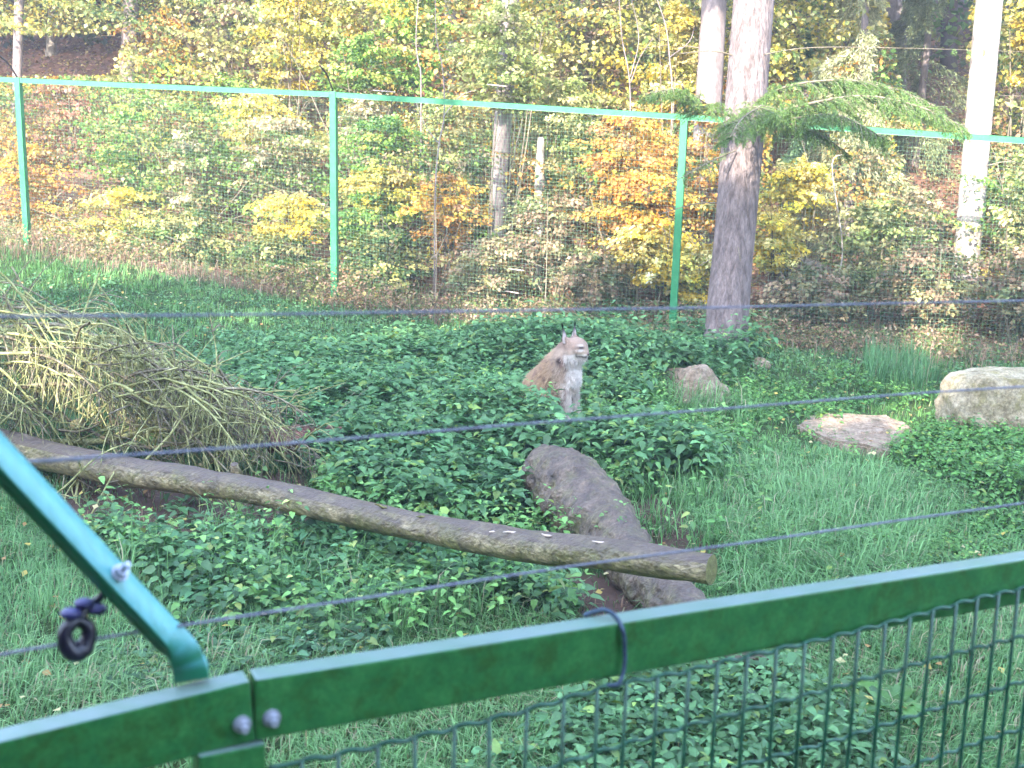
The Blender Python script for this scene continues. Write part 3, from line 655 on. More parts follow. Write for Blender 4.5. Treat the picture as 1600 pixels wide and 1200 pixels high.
def rock(name, px, py, hwp, hhp, d, m, label, seed, flat=1.0, depth=1.0, pts=None, zoff=0.0):
    c = unproj(px, py, d); rw = hwp / F * d; rh = hhp / F * d
    bm = bmesh.new(); bmesh.ops.create_icosphere(bm, subdivisions=5, radius=1)
    random.seed(seed)
    planes = [Vector((random.uniform(-1, 1), random.uniform(-1, 1), random.uniform(-.3, 1))).normalized() for _ in range(9)]
    if pts: planes = [Vector(p[:3]).normalized() for p in pts]
    ds = [p[3] for p in pts] if pts else [random.uniform(.62, .9) for _ in planes]
    for v in bm.verts:
        co = v.co.copy()
        for pl_, dd in zip(planes, ds):
            e = co.dot(pl_) - dd
            if e > 0: co -= pl_ * e * .93
        nn = mnoise.noise(co * 2.2 + Vector((seed, 0, 0))) * .12 + mnoise.noise(co * 6 + Vector((seed, 3, 0))) * .05 + mnoise.noise(co * 16) * .02
        co += v.co * nn; v.co = Vector((co.x * rw, co.y * rw * depth, co.z * rh)) + c + Vector((0, 0, zoff))
    for f in bm.faces: f.smooth = True
    me = bpy.data.meshes.new(name); bm.to_mesh(me); bm.free(); me.materials.append(m)
    for v in me.vertices: v.co -= c
    o = link(name, me, None); o.location = c
    return tag(o, label, 'rock')
rock('boulder', 1085, 612, 56, 58, 13.4, M_rock_red, 'pointed reddish brown boulder among grass right of the lynx', 3, pts=[(-.8, -.3, .6, .62), (.7, -.4, .6, .58), (.1, -.8, .4, .62), (.3, .8, .5, .5), (-.1, 0, 1, .66)])
rock('small_stone', 1188, 570, 16, 12, 15.0, M_rock_red, 'small half buried reddish stone near the foot of the big trunk', 5)
slab_px = [(1248, 662), (1262, 648), (1320, 645), (1385, 648), (1420, 660), (1436, 672), (1420, 688), (1392, 708), (1350, 700), (1300, 688), (1270, 676)]
sg = on_ground(1345, 690); sz = Gs(sg.x, sg.y) + .10
def at_height(px, py, z):
    q = ray(px, py); return Vector((0, 0, EYE)) + q * ((z - EYE) / q.z)
top = [at_height(a, b_, sz) for a, b_ in slab_px]; cen = sum(top, Vector()) / len(top)
bm = bmesh.new(); vt = [bm.verts.new(p - cen) for p in top]; vb = [bm.verts.new((p - cen) * 1.07 - Vector((0, 0, .30))) for p in top]
bm.faces.new(vt); bm.faces.new(vb[::-1]); nq = len(top)
for k in range(nq): bm.faces.new((vt[k], vb[k], vb[(k + 1) % nq], vt[(k + 1) % nq]))
bmesh.ops.recalc_face_normals(bm, faces=bm.faces); bmesh.ops.bevel(bm, geom=bm.edges[:], offset=.022, segments=2, affect='EDGES'); bmesh.ops.triangulate(bm, faces=bm.faces[:])
for _ in range(4): bmesh.ops.subdivide_edges(bm, edges=[e for e in bm.edges if e.calc_length() > .05], cuts=1)
for v in bm.verts:
    v.co += Vector((0, 0, 1)) * (mnoise.noise(v.co * 3) * .035 + mnoise.noise(v.co * 10) * .016) + Vector((mnoise.noise(v.co * 6 + Vector((5, 0, 0))), mnoise.noise(v.co * 6 + Vector((0, 9, 0))), 0)) * .03
me_ = bpy.data.meshes.new('flat_slab'); bm.to_mesh(me_); bm.free(); o = link('flat_slab', me_, M_rock_red); o.location = cen; tag(o, 'low flat reddish slab lying in the grass', 'rock')
rock('pale_block', 1568, 640, 112, 78, 12.2, M_rock_pale, 'large pale squared block of stone with mossy top', 17, depth=.6, pts=[(0, 0, 1, .74), (-1, -.1, .05, .82), (0, -1, .12, .6), (.25, -.1, 1, .76), (1, 0, .1, .9)])

# ------------------------------------------------------------------ brush pile
bpc = on_ground(150, 720); bpl = Vector((bpc.x, bpc.y, Gs(bpc.x, bpc.y)))
bpile = empty('brush_pile', bpl, 'heap of dead mossy spruce branches lying over the left end of the long trunk', 'brush pile')
def bpk(name, me, m):
    o = link(name, me, m); o.parent = bpile; o.matrix_parent_inverse = Matrix.Translation(-bpl); return o
tw = Bag(); tw2 = Bag()
prof_x = [-320, -100, 0, 100, 200, 300, 400, 470]; prof_top = [470, 465, 470, 500, 540, 590, 640, 690]; prof_bot = [800, 800, 800, 800, 790, 770, 735, 720]
def droop_twig(p, d, ln, r, bag, sub=3, g=.55):
    P = [Vector(p)]; d = Vector(d).normalized(); n = 5
    for k in range(n):
        d = (d + Vector((0, 0, -g / n * 1.5)) + Vector((rng.normal(0, .10), rng.normal(0, .10), rng.normal(0, .07)))).normalized(); P.append(P[-1] + d * ln / n)
    bag.add(*tube(P, [r, r * .35], 3, False))
    if sub:
        for k in range(sub):
            t = rng.integers(1, n); dd = (d + Vector((rng.normal(0, .6), rng.normal(0, .6), rng.normal(-.1, .4)))).normalized()
            droop_twig(P[t], dd, ln * rng.uniform(.3, .55), r * .6, bag, 0, g)
    return P
limbs = [((-250, 520, 11.8), (-60, 500, 11.3), (100, 560, 10.9), (220, 680, 10.3)), ((-150, 560, 11.0), (60, 505, 11.2), (230, 560, 11), (400, 650, 10.7)),
         ((-100, 500, 11.6), (100, 495, 11.6), (260, 560, 11.4), (440, 680, 10.9)), ((0, 690, 10.4), (150, 690, 10.2), (240, 672, 10.1), (330, 668, 10.0)),
         ((-50, 620, 10.2), (100, 600, 10.2), (250, 640, 10.0), (360, 740, 9.6)), ((-60, 540, 10.5), (60, 560, 10.3), (110, 700, 10.0), (160, 860, 8.9)),
         ((120, 560, 10.8), (250, 580, 10.7), (380, 660, 10.4), (470, 740, 10.2)), ((-120, 650, 10.6), (60, 640, 10.4), (220, 700, 10.1), (420, 655, 10.4)),
         ((200, 590, 11), (330, 600, 11), (450, 620, 10.8), (540, 598, 10.8)), ((150, 600, 11), (300, 640, 10.6), (420, 640, 10.5), (490, 620, 10.6)),
         ((-40, 480, 11.4), (60, 482, 11.3), (130, 492, 11.4), (170, 500, 11.5)), ((235, 570, 11.2), (205, 520, 11.1), (180, 480, 11.1), (150, 440, 11.2)),
         ((338, 590, 11.4), (338, 550, 11.5), (333, 520, 11.5), (328, 490, 11.5)), ((0, 440, 11), (40, 450, 11), (90, 480, 11), (120, 495, 11)),
         ((30, 800, 9.3), (90, 770, 9.2), (150, 715, 9.3), (205, 690, 9.4)), ((110, 870, 9.0), (150, 790, 9.1), (200, 700, 9.4), (240, 640, 9.8)),
         ((-200, 600, 11.6), (-20, 540, 11.5), (160, 560, 11.2), (300, 690, 10.7)), ((-200, 700, 10.2), (-60, 640, 10.2), (30, 640, 10.1), (90, 740, 9.8))]
for li, lb in enumerate(limbs):
    P = curve_pts([unproj(*q) for q in lb], 14); r = (.026, .022, .024, .034, .020, .013, .018, .020, .008, .009, .018, .007, .007, .008, .010, .008, .018, .016)[li]
    V_, F_ = tube(P, [r, r * .8, r * .35], 7, True, .15, li); bpk('branch', mesh('branch', V_, F_, None, True), M_twig_moss if li % 3 != 1 else M_twig)
    if li in (8, 9, 11, 12, 13, 14, 15): cnt = 6; lnr = (.12, .3)
    else: cnt = 26; lnr = (.3, .75)
    for k in range(cnt):
        t = rng.integers(1, 14); T = (P[min(t, 13)] - P[t - 1]).normalized()
        d = T * .6 + Vector((rng.normal(.15, .45), rng.normal(-.15, .5), rng.normal(.1, .35)))
        droop_twig(P[t - 1], d, rng.uniform(*lnr), rng.uniform(.0045, .011), tw if rng.random() < .4 else tw2, 3)
# loose twigs filling the heap
for k in range(170):
    px_ = rng.uniform(-300, 470); tp = np.interp(px_, prof_x, prof_top); bt = np.interp(px_, prof_x, prof_bot)
    py_ = tp + (bt - tp) * rng.beta(1.3, 1.6); d_ = rng.uniform(9.9, 11.6) - (py_ - 600) * .003
    p = unproj(px_, py_, d_)
    droop_twig(p, (rng.normal(.55, .5), rng.normal(-.1, .4), rng.normal(.25, .4)), rng.uniform(.3, 1.0), rng.uniform(.0035, .0115), tw if rng.random() < .5 else tw2, 3)
def ribbed(p, d, ln, r, bag):
    P = [Vector(p)]; d = Vector(d).normalized(); n = 9
    for k in range(n):
        d = (d + Vector((0, 0, -.085)) + Vector((rng.normal(0, .035), rng.normal(0, .035), rng.normal(0, .02)))).normalized(); P.append(P[-1] + d * ln / n)
    bag.add(*tube(P, [r, r * .4], 4, False))
    side = d.cross(Vector((0, 0, 1))).normalized(); m = int(ln / .045)
    for k in range(m):
        t = (k + rng.uniform(.1, .9)) / m * n; i0 = min(int(t), n - 1); q = P[i0].lerp(P[i0 + 1], t - i0); sg = 1 if k % 2 else -1
        dd = (side * sg * rng.uniform(.3, 1.0) + d * rng.uniform(.1, .7) + Vector((0, 0, rng.uniform(-.9, .15)))).normalized(); l2 = rng.uniform(.12, .40) * (1.15 - .6 * k / m)
        P2 = [q, q + dd * l2 * .35, q + dd * l2 * .65 + Vector((0, 0, -.04)), q + dd * l2 * .9 + Vector((rng.normal(0, .02), 0, -.12 * rng.uniform(.5, 1.5)))]
        bag.add(*tube(P2, [r * .42, r * .2], 3, False))
        if rng.random() < .6:
            e = P2[2] + Vector((rng.normal(0, .07), rng.normal(0, .07), rng.uniform(-.12, .02))); bag.add(*tube([P2[1], P2[1].lerp(e, .5), e], [r * .25, r * .15], 3, False))
for k in range(75):
    t = rng.random(); px_ = -260 + 600 * t; tp = np.interp(px_, prof_x, prof_top); py_ = tp + rng.uniform(5, 130) * (1 - .5 * t); d_ = rng.uniform(9.8, 11.2)
    ribbed(unproj(px_, py_, d_), (rng.normal(.75, .45), rng.normal(-.25, .35), rng.uniform(-.35, .4)), rng.uniform(.5, 1.3), rng.uniform(.009, .017), tw2 if rng.random() < .7 else tw)
for k in range(170):
    t = rng.random() ** .8; px_ = -260 + 660 * t; tp = np.interp(px_, prof_x, prof_top); bt = np.interp(px_, prof_x, prof_bot); py_ = tp + (bt - tp) * rng.beta(1.2, 1.8) * .8 - 12; d_ = rng.uniform(9.6, 11.0)
    p = unproj(px_, py_, d_); d = Vector((rng.normal(.45, .6), rng.normal(0, .45), rng.normal(-.15, .5))).normalized(); ln = rng.uniform(.4, 1.1); a_ = Vector((rng.normal(0, .06), rng.normal(0, .06), rng.normal(.03, .06)))
    P = [p - d * ln * .5, p - d * ln * .15 + a_, p + d * ln * .2 + a_ * .7, p + d * ln * .5]; r_k = rng.uniform(.006, .016)
    (tw2 if rng.random() < .65 else tw).add(*tube(curve_pts(P, 7), [r_k, r_k * .45], 5, False, .15, k))
    for j in range(3):
        q = Vector(P[1]).lerp(Vector(P[2]), rng.random()); e = q + (d * rng.uniform(.2, 1) + Vector((rng.normal(0, .6), rng.normal(0, .6), rng.normal(.1, .6)))).normalized() * rng.uniform(.1, .35)
        tw2.add(*tube([q, q.lerp(e, .5) + Vector((0, 0, .02)), e], [r_k * .5, r_k * .25], 3, False))
o = bpk('twigs', tw.build('twigs'), M_twig); o['kind'] = 'stuff'
o = bpk('mossy_twigs', tw2.build('mossy_twigs'), M_twig_moss); o['kind'] = 'stuff'
V_, F_ = tube([unproj(118, 664, 9.9), unproj(126, 662, 10.4)], [.045, .05], 14, True, .1, 3); bpk('sawn_branch', mesh('sawn_branch', V_, F_, None, True), M_log)

BLD = unproj(1085, 612, 13.4)
# ------------------------------------------------------------------ nettles and other ground plants
def nettle_patch(name, label, poly, dens, hrange, lsize, cols, size_bbox, nodes=6, mat_=M_net, wide=1.0):
    x0, x1, y0, y1 = size_bbox; n = int((x1 - x0) * (y1 - y0) * dens)
    x = rng.uniform(x0, x1, n); y = rng.uniform(y0, y1, n); z = G(x, y)
    px_, py_, _ = project(np.stack([x, y, z], 1)); jx = px_ + vnoise(x, y, 3.0) * 45 + rng.normal(0, 14, n); jy = py_ + vnoise(x, y, 3.3, 2) * 22 + rng.normal(0, 7, n)
    ok = in_poly(jx, jy, poly)
    ok &= (vnoise(x, y, 2.1, 7) + rng.normal(0, .3, n)) > -.75
    # not inside the animal or the logs
    ok &= ~(soil_mask(px_, py_) & (y > 5) & (rng.random(n) < .93))
    ok &= ~((np.hypot(x - L0.x + .02, y - L0.y) < .30))
    ok &= ~((np.abs(px_ - 896) < 24) & (np.abs(y - L0.y + .55) < .6))
    ok &= ~((np.abs(x - BLD.x) < .32) & (y > BLD.y - 1.5) & (y < BLD.y + .3))
    x, y, z = x[ok], y[ok], z[ok]; n = len(x)
    h = rng.uniform(*hrange, n) * (1 + .45 * vnoise(x, y, 1.9, 9)) * np.where(rng.random(n) < .06, 1.35, 1); base_yaw = rng.uniform(0, 6.28, n)
    pv = rng.lognormal(0, .20, n); ph = rng.random(n)
    lean = rng.normal(0, .12, (n, 2))
    Pn, Yw, Pt, Sc, Cc = [], [], [], [], []
    for k in range(nodes):
        t = (k + 1) / nodes; zz = h * (.25 + .75 * t) if nodes > 1 else h
        for s in (0, 1):
            Pn.append(np.stack([x + lean[:, 0] * h * t, y + lean[:, 1] * h * t, z + zz], 1)); Yw.append(base_yaw + k * 1.57 + s * 3.14 + rng.normal(0, .25, n))
            Pt.append(rng.normal(-.15 + .35 * (t - .5), .28, n)); sz = lsize * (1.0 if t < .9 else .62) * rng.uniform(.7, 1.25, n); Sc.append(sz)
            ci = np.array(cols); w_ = ph[:, None]; cc = ci[0] * (1 - w_) + ci[1] * w_
            yl = (rng.random(n) < .06)[:, None]; cc = np.where(yl, ci[2], cc) * (pv * rng.lognormal(0, .16, n))[:, None]; Cc.append(cc)
    Pn = np.concatenate(Pn); Yw = np.concatenate(Yw); Pt = np.concatenate(Pt); Sc = np.concatenate(Sc); Cc = np.concatenate(Cc)
    T = NET * np.array([wide, 1, 1]); Rm = rot(Yw, Pt, rng.normal(0, .3, len(Yw)))
    Pn = Pn + np.einsum('nij,j->ni', Rm, np.array([0, .22, 0])) * Sc[:, None]
    Vn, Fn, cn = scatter(T, NET_F, Pn, Rm, Sc, Cc)
    # stems: thin three sided spikes
    b = Bag(); b.add(Vn, Fn, cn)
    a = np.stack([x, y, z - .02], 1); tpt = np.stack([x + lean[:, 0] * h, y + lean[:, 1] * h, z + h], 1)
    r = .003
    sv = np.stack([a + [r, 0, 0], a + [-r, r, 0], a + [-r, -r, 0], tpt], 1).reshape(-1, 3); q = np.arange(n)[:, None] * 4
    b.add(sv, np.concatenate([q + [0, 1, 3], q + [1, 2, 3], q + [2, 0, 3]]), (.06, .08, .03))
    o = link(name, b.build(name), mat_); return tag(o, label, None, None, 'stuff')
NC = [(.060, .155, .060), (.125, .25, .095), (.20, .30, .07)]
NC2 = [(.07, .19, .045), (.13, .27, .06), (.20, .28, .05)]
nettle_patch('nettles', 'tall dark nettles round the sitting lynx', [(330, 640), (420, 590), (560, 570), (760, 560), (860, 590), (860, 640), (800, 660), (890, 700), (1060, 700), (1150, 730), (1120, 790), (1010, 790), (900, 740), (815, 760), (800, 830), (640, 800), (500, 770), (470, 700), (330, 690)], 180, (.26, .44), .112, NC, (-3.4, 2.2, 8.0, 15.5))
nettle_patch('nettles', 'nettles on the hump behind the lynx', [(700, 600), (740, 560), (880, 545), (1000, 555), (1110, 560), (1170, 575), (1100, 600), (1030, 625), (960, 640), (905, 625), (900, 600), (800, 612)], 165, (.28, .46), .115, NC, (-1.6, 3.6, 11.2, 18.0))
nettle_patch('nettles', 'dark nettles under and in front of the long fallen trunk', [(170, 820), (300, 800), (520, 830), (760, 890), (930, 930), (900, 985), (780, 960), (700, 950), (560, 975), (420, 955), (330, 985), (250, 960), (160, 900)], 190, (.14, .27), .098, NC, (-3.4, 1.2, 6.2, 9.4), nodes=4)
nettle_patch('nettles', 'nettles seen through the barrier mesh', [(860, 1120), (1000, 1080), (1190, 1075), (1300, 1120), (1400, 1180), (1420, 1300), (700, 1330), (760, 1230), (830, 1200)], 260, (.12, .24), .075, NC, (-.8, 2.2, 4.0, 7.0), nodes=4)
nettle_patch('ground_elder', 'bright low leaf carpet beside the pale stone block', [(1400, 720), (1460, 670), (1560, 650), (1900, 640), (2000, 760), (1700, 800), (1560, 800), (1450, 780)], 420, (.10, .24), .055, NC2, (2.6, 8.6, 8.5, 12.8), nodes=4, wide=1.2)
nettle_patch('low_leaves', 'bright green weeds in the grass above the barrier rail', [(1160, 800), (1300, 830), (1480, 790), (1700, 780), (1800, 860), (1500, 890), (1330, 870), (1150, 850)], 360, (.05, .13), .042, NC2, (1.2, 5.6, 6.6, 9.2), nodes=3, wide=1.2)
nettle_patch('low_leaves', 'low weeds between barrier and fallen trunk', [(160, 1010), (300, 960), (460, 960), (640, 990), (500, 1040), (340, 1080), (180, 1100)], 260, (.05, .12), .07, [(.06, .14, .06), (.10, .20, .09), (.18, .24, .06)], (-3, .2, 4.6, 7.8), nodes=3, wide=1.25)
nettle_patch('low_leaves', 'scattered nettles in the far grass behind the brush pile', [(300, 560), (380, 530), (560, 540), (640, 570), (520, 600), (380, 600)], 90, (.15, .28), .08, NC, (-5, -1, 11.5, 17.5), nodes=5)
nettle_patch('low_leaves', 'weeds and grass tangle around the pointed boulder', [(940, 640), (1120, 610), (1260, 600), (1460, 620), (1380, 650), (1240, 650), (1120, 690), (1000, 690)], 150, (.08, .18), .06, NC2, (.8, 5.5, 10.0, 15.0), nodes=3, wide=1.1)

nettle_patch('low_leaves', 'small bright weeds scattered over the right hand grass', [(980, 640), (1420, 700), (1600, 800), (1600, 900), (1100, 980), (1000, 800)], 60, (.04, .16), .045, NC2, (.5, 5.6, 6.0, 12.5), nodes=3, wide=1.1)
nettle_patch('low_leaves', 'small weeds scattered over the far lawn', [(0, 430), (500, 480), (1600, 540), (1700, 640), (700, 600), (0, 560)], 45, (.04, .18), .055, NC, (-8, 7, 12, 20), nodes=3, wide=1.1)
nettle_patch('low_leaves', 'paler small leaved plants mixed in among the nettles', [(330, 600), (800, 560), (1180, 570), (1180, 800), (900, 1000), (300, 1000), (120, 880), (420, 720)], 42, (.2, .42), .062, [(.10, .24, .06), (.18, .33, .09), (.3, .36, .1)], (-3.5, 2.6, 6.2, 15.5), nodes=5, wide=1.15)
# dock plant seen through the mesh
def dock(px, py, label, n, size):
    c = on_ground(px, py); root = empty('dock_plant', c, label, 'plant')
    for k in range(n):
        yaw = k * 2.4 + rng.normal(0, .3); ln = size * rng.uniform(.7, 1.1); pts = []; fs = []
        for q in range(7):
            t = q / 6; wd = ln * .17 * math.sin(math.pi * min(1, t * .95 + .06)) ** .7; up_ = ln * (.75 * t - .75 * t * t * .9) + .03; out = ln * t * .85
            for s in (-1, -.5, 0, .5, 1):
                pts.append((wd * s, out, up_ + abs(s) * wd * .3 + .008 * math.sin(t * 16) * abs(s)))
        for q in range(6):
            for s in range(4): fs.append((q * 5 + s, q * 5 + s + 1, (q + 1) * 5 + s + 1, (q + 1) * 5 + s))
        Rz = np.array(Matrix.Rotation(yaw, 3, 'Z')); vv = np.array(pts) @ Rz.T
        col = np.array([.085, .19, .045]) * rng.uniform(.7, 1.3)
        o = link('leaf', mesh('leaf', vv, fs, np.tile(col, (len(vv), 1)), True), M_net); o.parent = root
dock(1390, 1120, 'broad leaved bright green dock plant behind the mesh near the right end', 9, .30)
dock(1290, 1085, 'smaller broad leaved plant behind the mesh beside the nettles', 6, .20)
dock(730, 800, 'pale broad leaved plant in the nettles left of the thick log', 6, .22)
dock(335, 1020, 'broad leaved plant just behind the barrier beside the slanting brace', 7, .16)

# ------------------------------------------------------------------ grass
def grass(name, label, n, region, L, wdt, cols, lean, clump=True, mask=None, mat_=M_grass, amt=None):
    x0, x1, y0, y1 = region
    if clump:
        m = n // 9; cx = rng.uniform(x0, x1, m); cy_ = rng.uniform(y0, y1, m); k = rng.integers(0, m, n); cl = rng.normal(0, 1, m)
        x = cx[k] + rng.normal(0, .035, n); y = cy_[k] + rng.normal(0, .035, n); cv = cl[k]
    else:
        x = rng.uniform(x0, x1, n); y = rng.uniform(y0, y1, n); cv = rng.normal(0, 1, n)
    z = G(x, y); px_, py_, d_ = project(np.stack([x, y, z], 1)); ok = d_ > 1.5
    ok &= np.hypot(x - L0.x, y - L0.y) > .26
    if mask is not None: ok &= mask(x, y, px_, py_)
    x, y, z, cv = x[ok], y[ok], z[ok], cv[ok]; n = len(x)
    wind = vnoise(x, y, .8, 4) * 2.5
    a = np.where(rng.random(n) < .5, rng.uniform(0, 6.28, n), wind + rng.normal(0, .6, n)); Ln = rng.uniform(*L, n) * (1 + .18 * cv) * (1 + .3 * vnoise(x, y, 1.3, 8)); le = rng.uniform(*lean, n)
    D = np.stack([np.cos(a), np.sin(a), np.zeros(n)], 1); S = np.stack([-np.sin(a), np.cos(a), np.zeros(n)], 1) * (wdt * rng.uniform(.6, 1.3, n))[:, None]
    B = np.stack([x, y, z - .01], 1); M1 = B + D * (le * .3 * Ln)[:, None]; M1[:, 2] += Ln * (.60 - .15 * le); T = B + D * (le * .95 * Ln)[:, None]; T[:, 2] += Ln * (1 - .75 * le)
    Vv = np.stack([B - S, B + S, M1 - S * .85, M1 + S * .85, T], 1).reshape(-1, 3); q = np.arange(n)[:, None] * 5
    Ff = np.concatenate([q + [0, 1, 3], q + [0, 3, 2], q + [2, 3, 4]])
    w_ = np.clip(.5 + .25 * cv + .35 * vnoise(x, y, .9, 6) + rng.normal(0, .15, n), 0, 1)[:, None]; C = np.array(cols[0]) * (1 - w_) + np.array(cols[1]) * w_
    dead = (rng.random(n) < (amt if amt is not None else .06))[:, None]; C = np.where(dead, np.array(cols[2]), C) * rng.lognormal(0, .18, n)[:, None]
    o = link(name, mesh(name, Vv, Ff, np.repeat(C, 5, 0)), mat_); return tag(o, label, None, None, 'stuff')
GC = [(.080, .20, .060), (.17, .33, .12), (.28, .25, .13)]
def m_front(x, y, px, py): return ((y < fence_y(x) - .1) & ((px > -250) & (px < 1850)) & (~soil_mask(px, py) | (rng.random(len(px)) < .08)))
grass('grass', 'long matted grass over the nearer enclosure floor', 150000, (-4.5, 5.5, 3.6, 11), (.08, .20), .0032, GC, (.3, 1.0), mask=m_front)
grass('grass', 'short bright grass on the farther enclosure floor', 95000, (-9.5, 8, 10.5, 20.5), (.07, .17), .0042, [(.085, .20, .06), (.15, .30, .09), (.26, .26, .13)], (.2, .8), mask=m_front)
def m_tuft(x, y, px, py): return in_poly(px, py, [(1350, 610), (1350, 560), (1440, 570), (1470, 600), (1440, 625)])
grass('tall_grass', 'tall tuft of green grass left of the pale block', 9000, (2.5, 5.5, 11.5, 16), (.3, .55), .005, [(.06, .16, .06), (.11, .24, .09), (.2, .2, .1)], (.1, .6), clump=False, mask=m_tuft)
def m_long(x, y, px, py): return (vnoise(x, y, 1.1, 12) > -.1) & in_poly(px, py, [(980, 640), (1240, 650), (1420, 730), (1500, 800), (1400, 950), (1150, 980), (1130, 880), (1060, 790), (1000, 760)])
grass('grass', 'long pale drooping grass between thick log and flat slab', 52000, (.6, 5, 6.0, 12), (.18, .34), .0038, [(.10, .23, .07), (.20, .36, .14), (.34, .32, .19)], (.5, 1.1), mask=m_long)
def m_mix(x, y, px, py): return ~((np.abs(px - 880) < 60) & (np.abs(y - L0.y + .5) < .9)) & (vnoise(x, y, 1.6, 22) > .15) & in_poly(px, py, [(300, 560), (1200, 560), (1200, 760), (1000, 1000), (200, 1020), (100, 880), (430, 760)])
grass('grass', 'tufts of long grass standing between the nettles', 22000, (-3.6, 3, 6.0, 15), (.25, .50), .0040, [(.09, .22, .06), (.18, .34, .12), (.34, .32, .19)], (.3, 1.0), mask=m_mix)
def m_near(x, y, px, py): return in_poly(px, py, [(430, 1150), (900, 1010), (1700, 920), (1800, 1300), (300, 1400)]) | in_poly(px, py, [(-200, 1000), (300, 1040), (450, 1000), (880, 960), (880, 1010), (0, 1180)])
grass('grass', 'grass seen close behind the barrier', 34000, (-3.2, 4, 3.6, 7.5), (.10, .24), .0034, [(.11, .24, .07), (.21, .35, .14), (.36, .30, .18)], (.4, 1.1), mask=m_near, amt=.15)
def m_dry(x, y, px, py): b = y - fence_y(x); return (b > -.7 + .7 * vnoise(x, y, .7)) & (b < 2.6) & (vnoise(x, y, 1.6, 3) + rng.normal(0, .35, len(x)) > -.15) & (px > -200) & (px < 1800) & (rng.random(len(x)) < .9)
grass('dry_grass', 'band of dry straw coloured grass and stalks at the far fence foot', 60000, (-11, 8, 14, 24), (.10, .42), .0042, [(.26, .155, .12), (.36, .25, .17), (.10, .17, .06)], (.1, 1.0), mask=m_dry, amt=.40)
def m_soil(x, y, px, py): return soil_mask(px, py)
grass('dry_grass', 'dead reddish grass on the bare soil by the thick log', 5000, (-3, 2.5, 6, 10.5), (.06, .16), .004, [(.20, .12, .08), (.34, .22, .14), (.10, .16, .05)], (.3, 1.1), mask=m_soil, amt=.2)
# fallen leaves on the floor
n = 1800; x = rng.uniform(-7, 6, n); y = rng.uniform(5, 19, n); z = G(x, y) + rng.uniform(.02, .12, n)
cc = np.array([(.55, .40, .10), (.40, .22, .08), (.6, .5, .25)])[rng.integers(0, 3, n)]
Vv, Ff, c3 = scatter(LEAF * [1.3, 1, 1], LEAF_F, np.stack([x, y, z], 1), rot(rng.uniform(0, 6.28, n), rng.normal(0, .3, n), rng.normal(0, .3, n)), rng.uniform(.035, .06, n), cc)
tag(link('fallen_leaves', mesh('fallen_leaves', Vv, Ff, c3), M_leaf), 'single yellow and brown leaves fallen on the grass', None, None, 'stuff')

# ------------------------------------------------------------------ the wood: bushes
PAL = {
 'Y': [(.62, .46, .06), (.55, .45, .10), (.36, .36, .07), (.66, .55, .22)],
 'O': [(.60, .34, .05), (.52, .25, .06), (.55, .42, .08), (.40, .22, .10)],
 'G': [(.16, .28, .05), (.22, .36, .07), (.10, .20, .05), (.40, .42, .10)],
 'P': [(.38, .40, .15), (.28, .34, .11), (.44, .40, .18), (.24, .29, .09)],
 'K': [(.42, .32, .20), (.30, .25, .14), (.20, .25, .08), (.46, .40, .25)],
 'B': [(.30, .20, .13), (.24, .22, .10), (.38, .28, .16), (.18, .20, .08)],
 'D': [(.07, .12, .035), (.12, .17, .05), (.20, .20, .06), (.42, .38, .14)],
 'R': [(.34, .16, .11), (.28, .13, .10), (.40, .22, .12), (.22, .12, .08)]}
def leaves_arr(C, w_, d_, h_, n, pal, size, layered=True, per=58):
    m = max(4, n // per); hh = rng.uniform(-1, 1, m); az = rng.uniform(0, 6.28, m); rr = np.sqrt(np.clip(1 - hh ** 2, .08, 1)) * rng.uniform(.45, 1.05, m)
    k = np.repeat(np.arange(m), per); t = rng.random(len(k)) ** .7; lat = rng.normal(0, .16, len(k)) * (1.1 - t)
    ex = np.cos(az) * rr * w_; ey = np.sin(az) * rr * d_; ln = np.hypot(ex, ey) + 1e-6
    x = ex[k] * t - ey[k] / ln[k] * lat; y = ey[k] * t + ex[k] / ln[k] * lat
    z = hh[k] * h_ + .10 * t * ln[k] - .16 * (t * ln[k]) ** 2 + rng.normal(0, .035 if layered else .12, len(k))
    pos = np.stack([x, y, z], 1) + np.array(C); n = len(k)
    pc = np.array(PAL[pal]); sp = rng.integers(0, len(pc), m)[k]; mixr = rng.random(n) < .10; sp = np.where(mixr, rng.integers(0, len(pc), n), sp)
    br = rng.lognormal(0, .30, m)[k] * rng.lognormal(0, .12, n)
    col = 1.0 * pc[sp] * br[:, None]
    Rm = rot(az[k] - 1.57 + rng.normal(0, .8, n), rng.normal(-.35, .45, n), rng.normal(0, .5, n))
    return scatter(LEAF * [1.15, 1, 1], LEAF_F, pos, Rm, size * rng.uniform(.65, 1.3, n), col)
def stems(C, g, w_, h_, nst):
    b = Bag(); base = Vector((C[0], C[1], g - .05))
    for k in range(nst):
        top = Vector(C) + Vector((rng.normal(0, w_ * .5), rng.normal(0, w_ * .25), h_ * rng.uniform(.2, .9)))
        s_ = base + Vector((rng.normal(0, .08), rng.normal(0, .08), 0)); mid = s_.lerp(top, .5) + Vector((rng.normal(0, .1 * w_), 0, rng.normal(0, .05)))
        P = curve_pts([s_, mid, top], 8); b.add(*tube(P, [.022, .006], 5, False))
        for j in range(5):
            q = P[rng.integers(2, 8)]; e = q + Vector((rng.normal(0, .4), rng.normal(0, .4), rng.uniform(.05, .5))); b.add(*tube([q, q.lerp(e, .5) + Vector((0, 0, .04)), e], [.007, .003], 3, False))
    return b.build('stem')
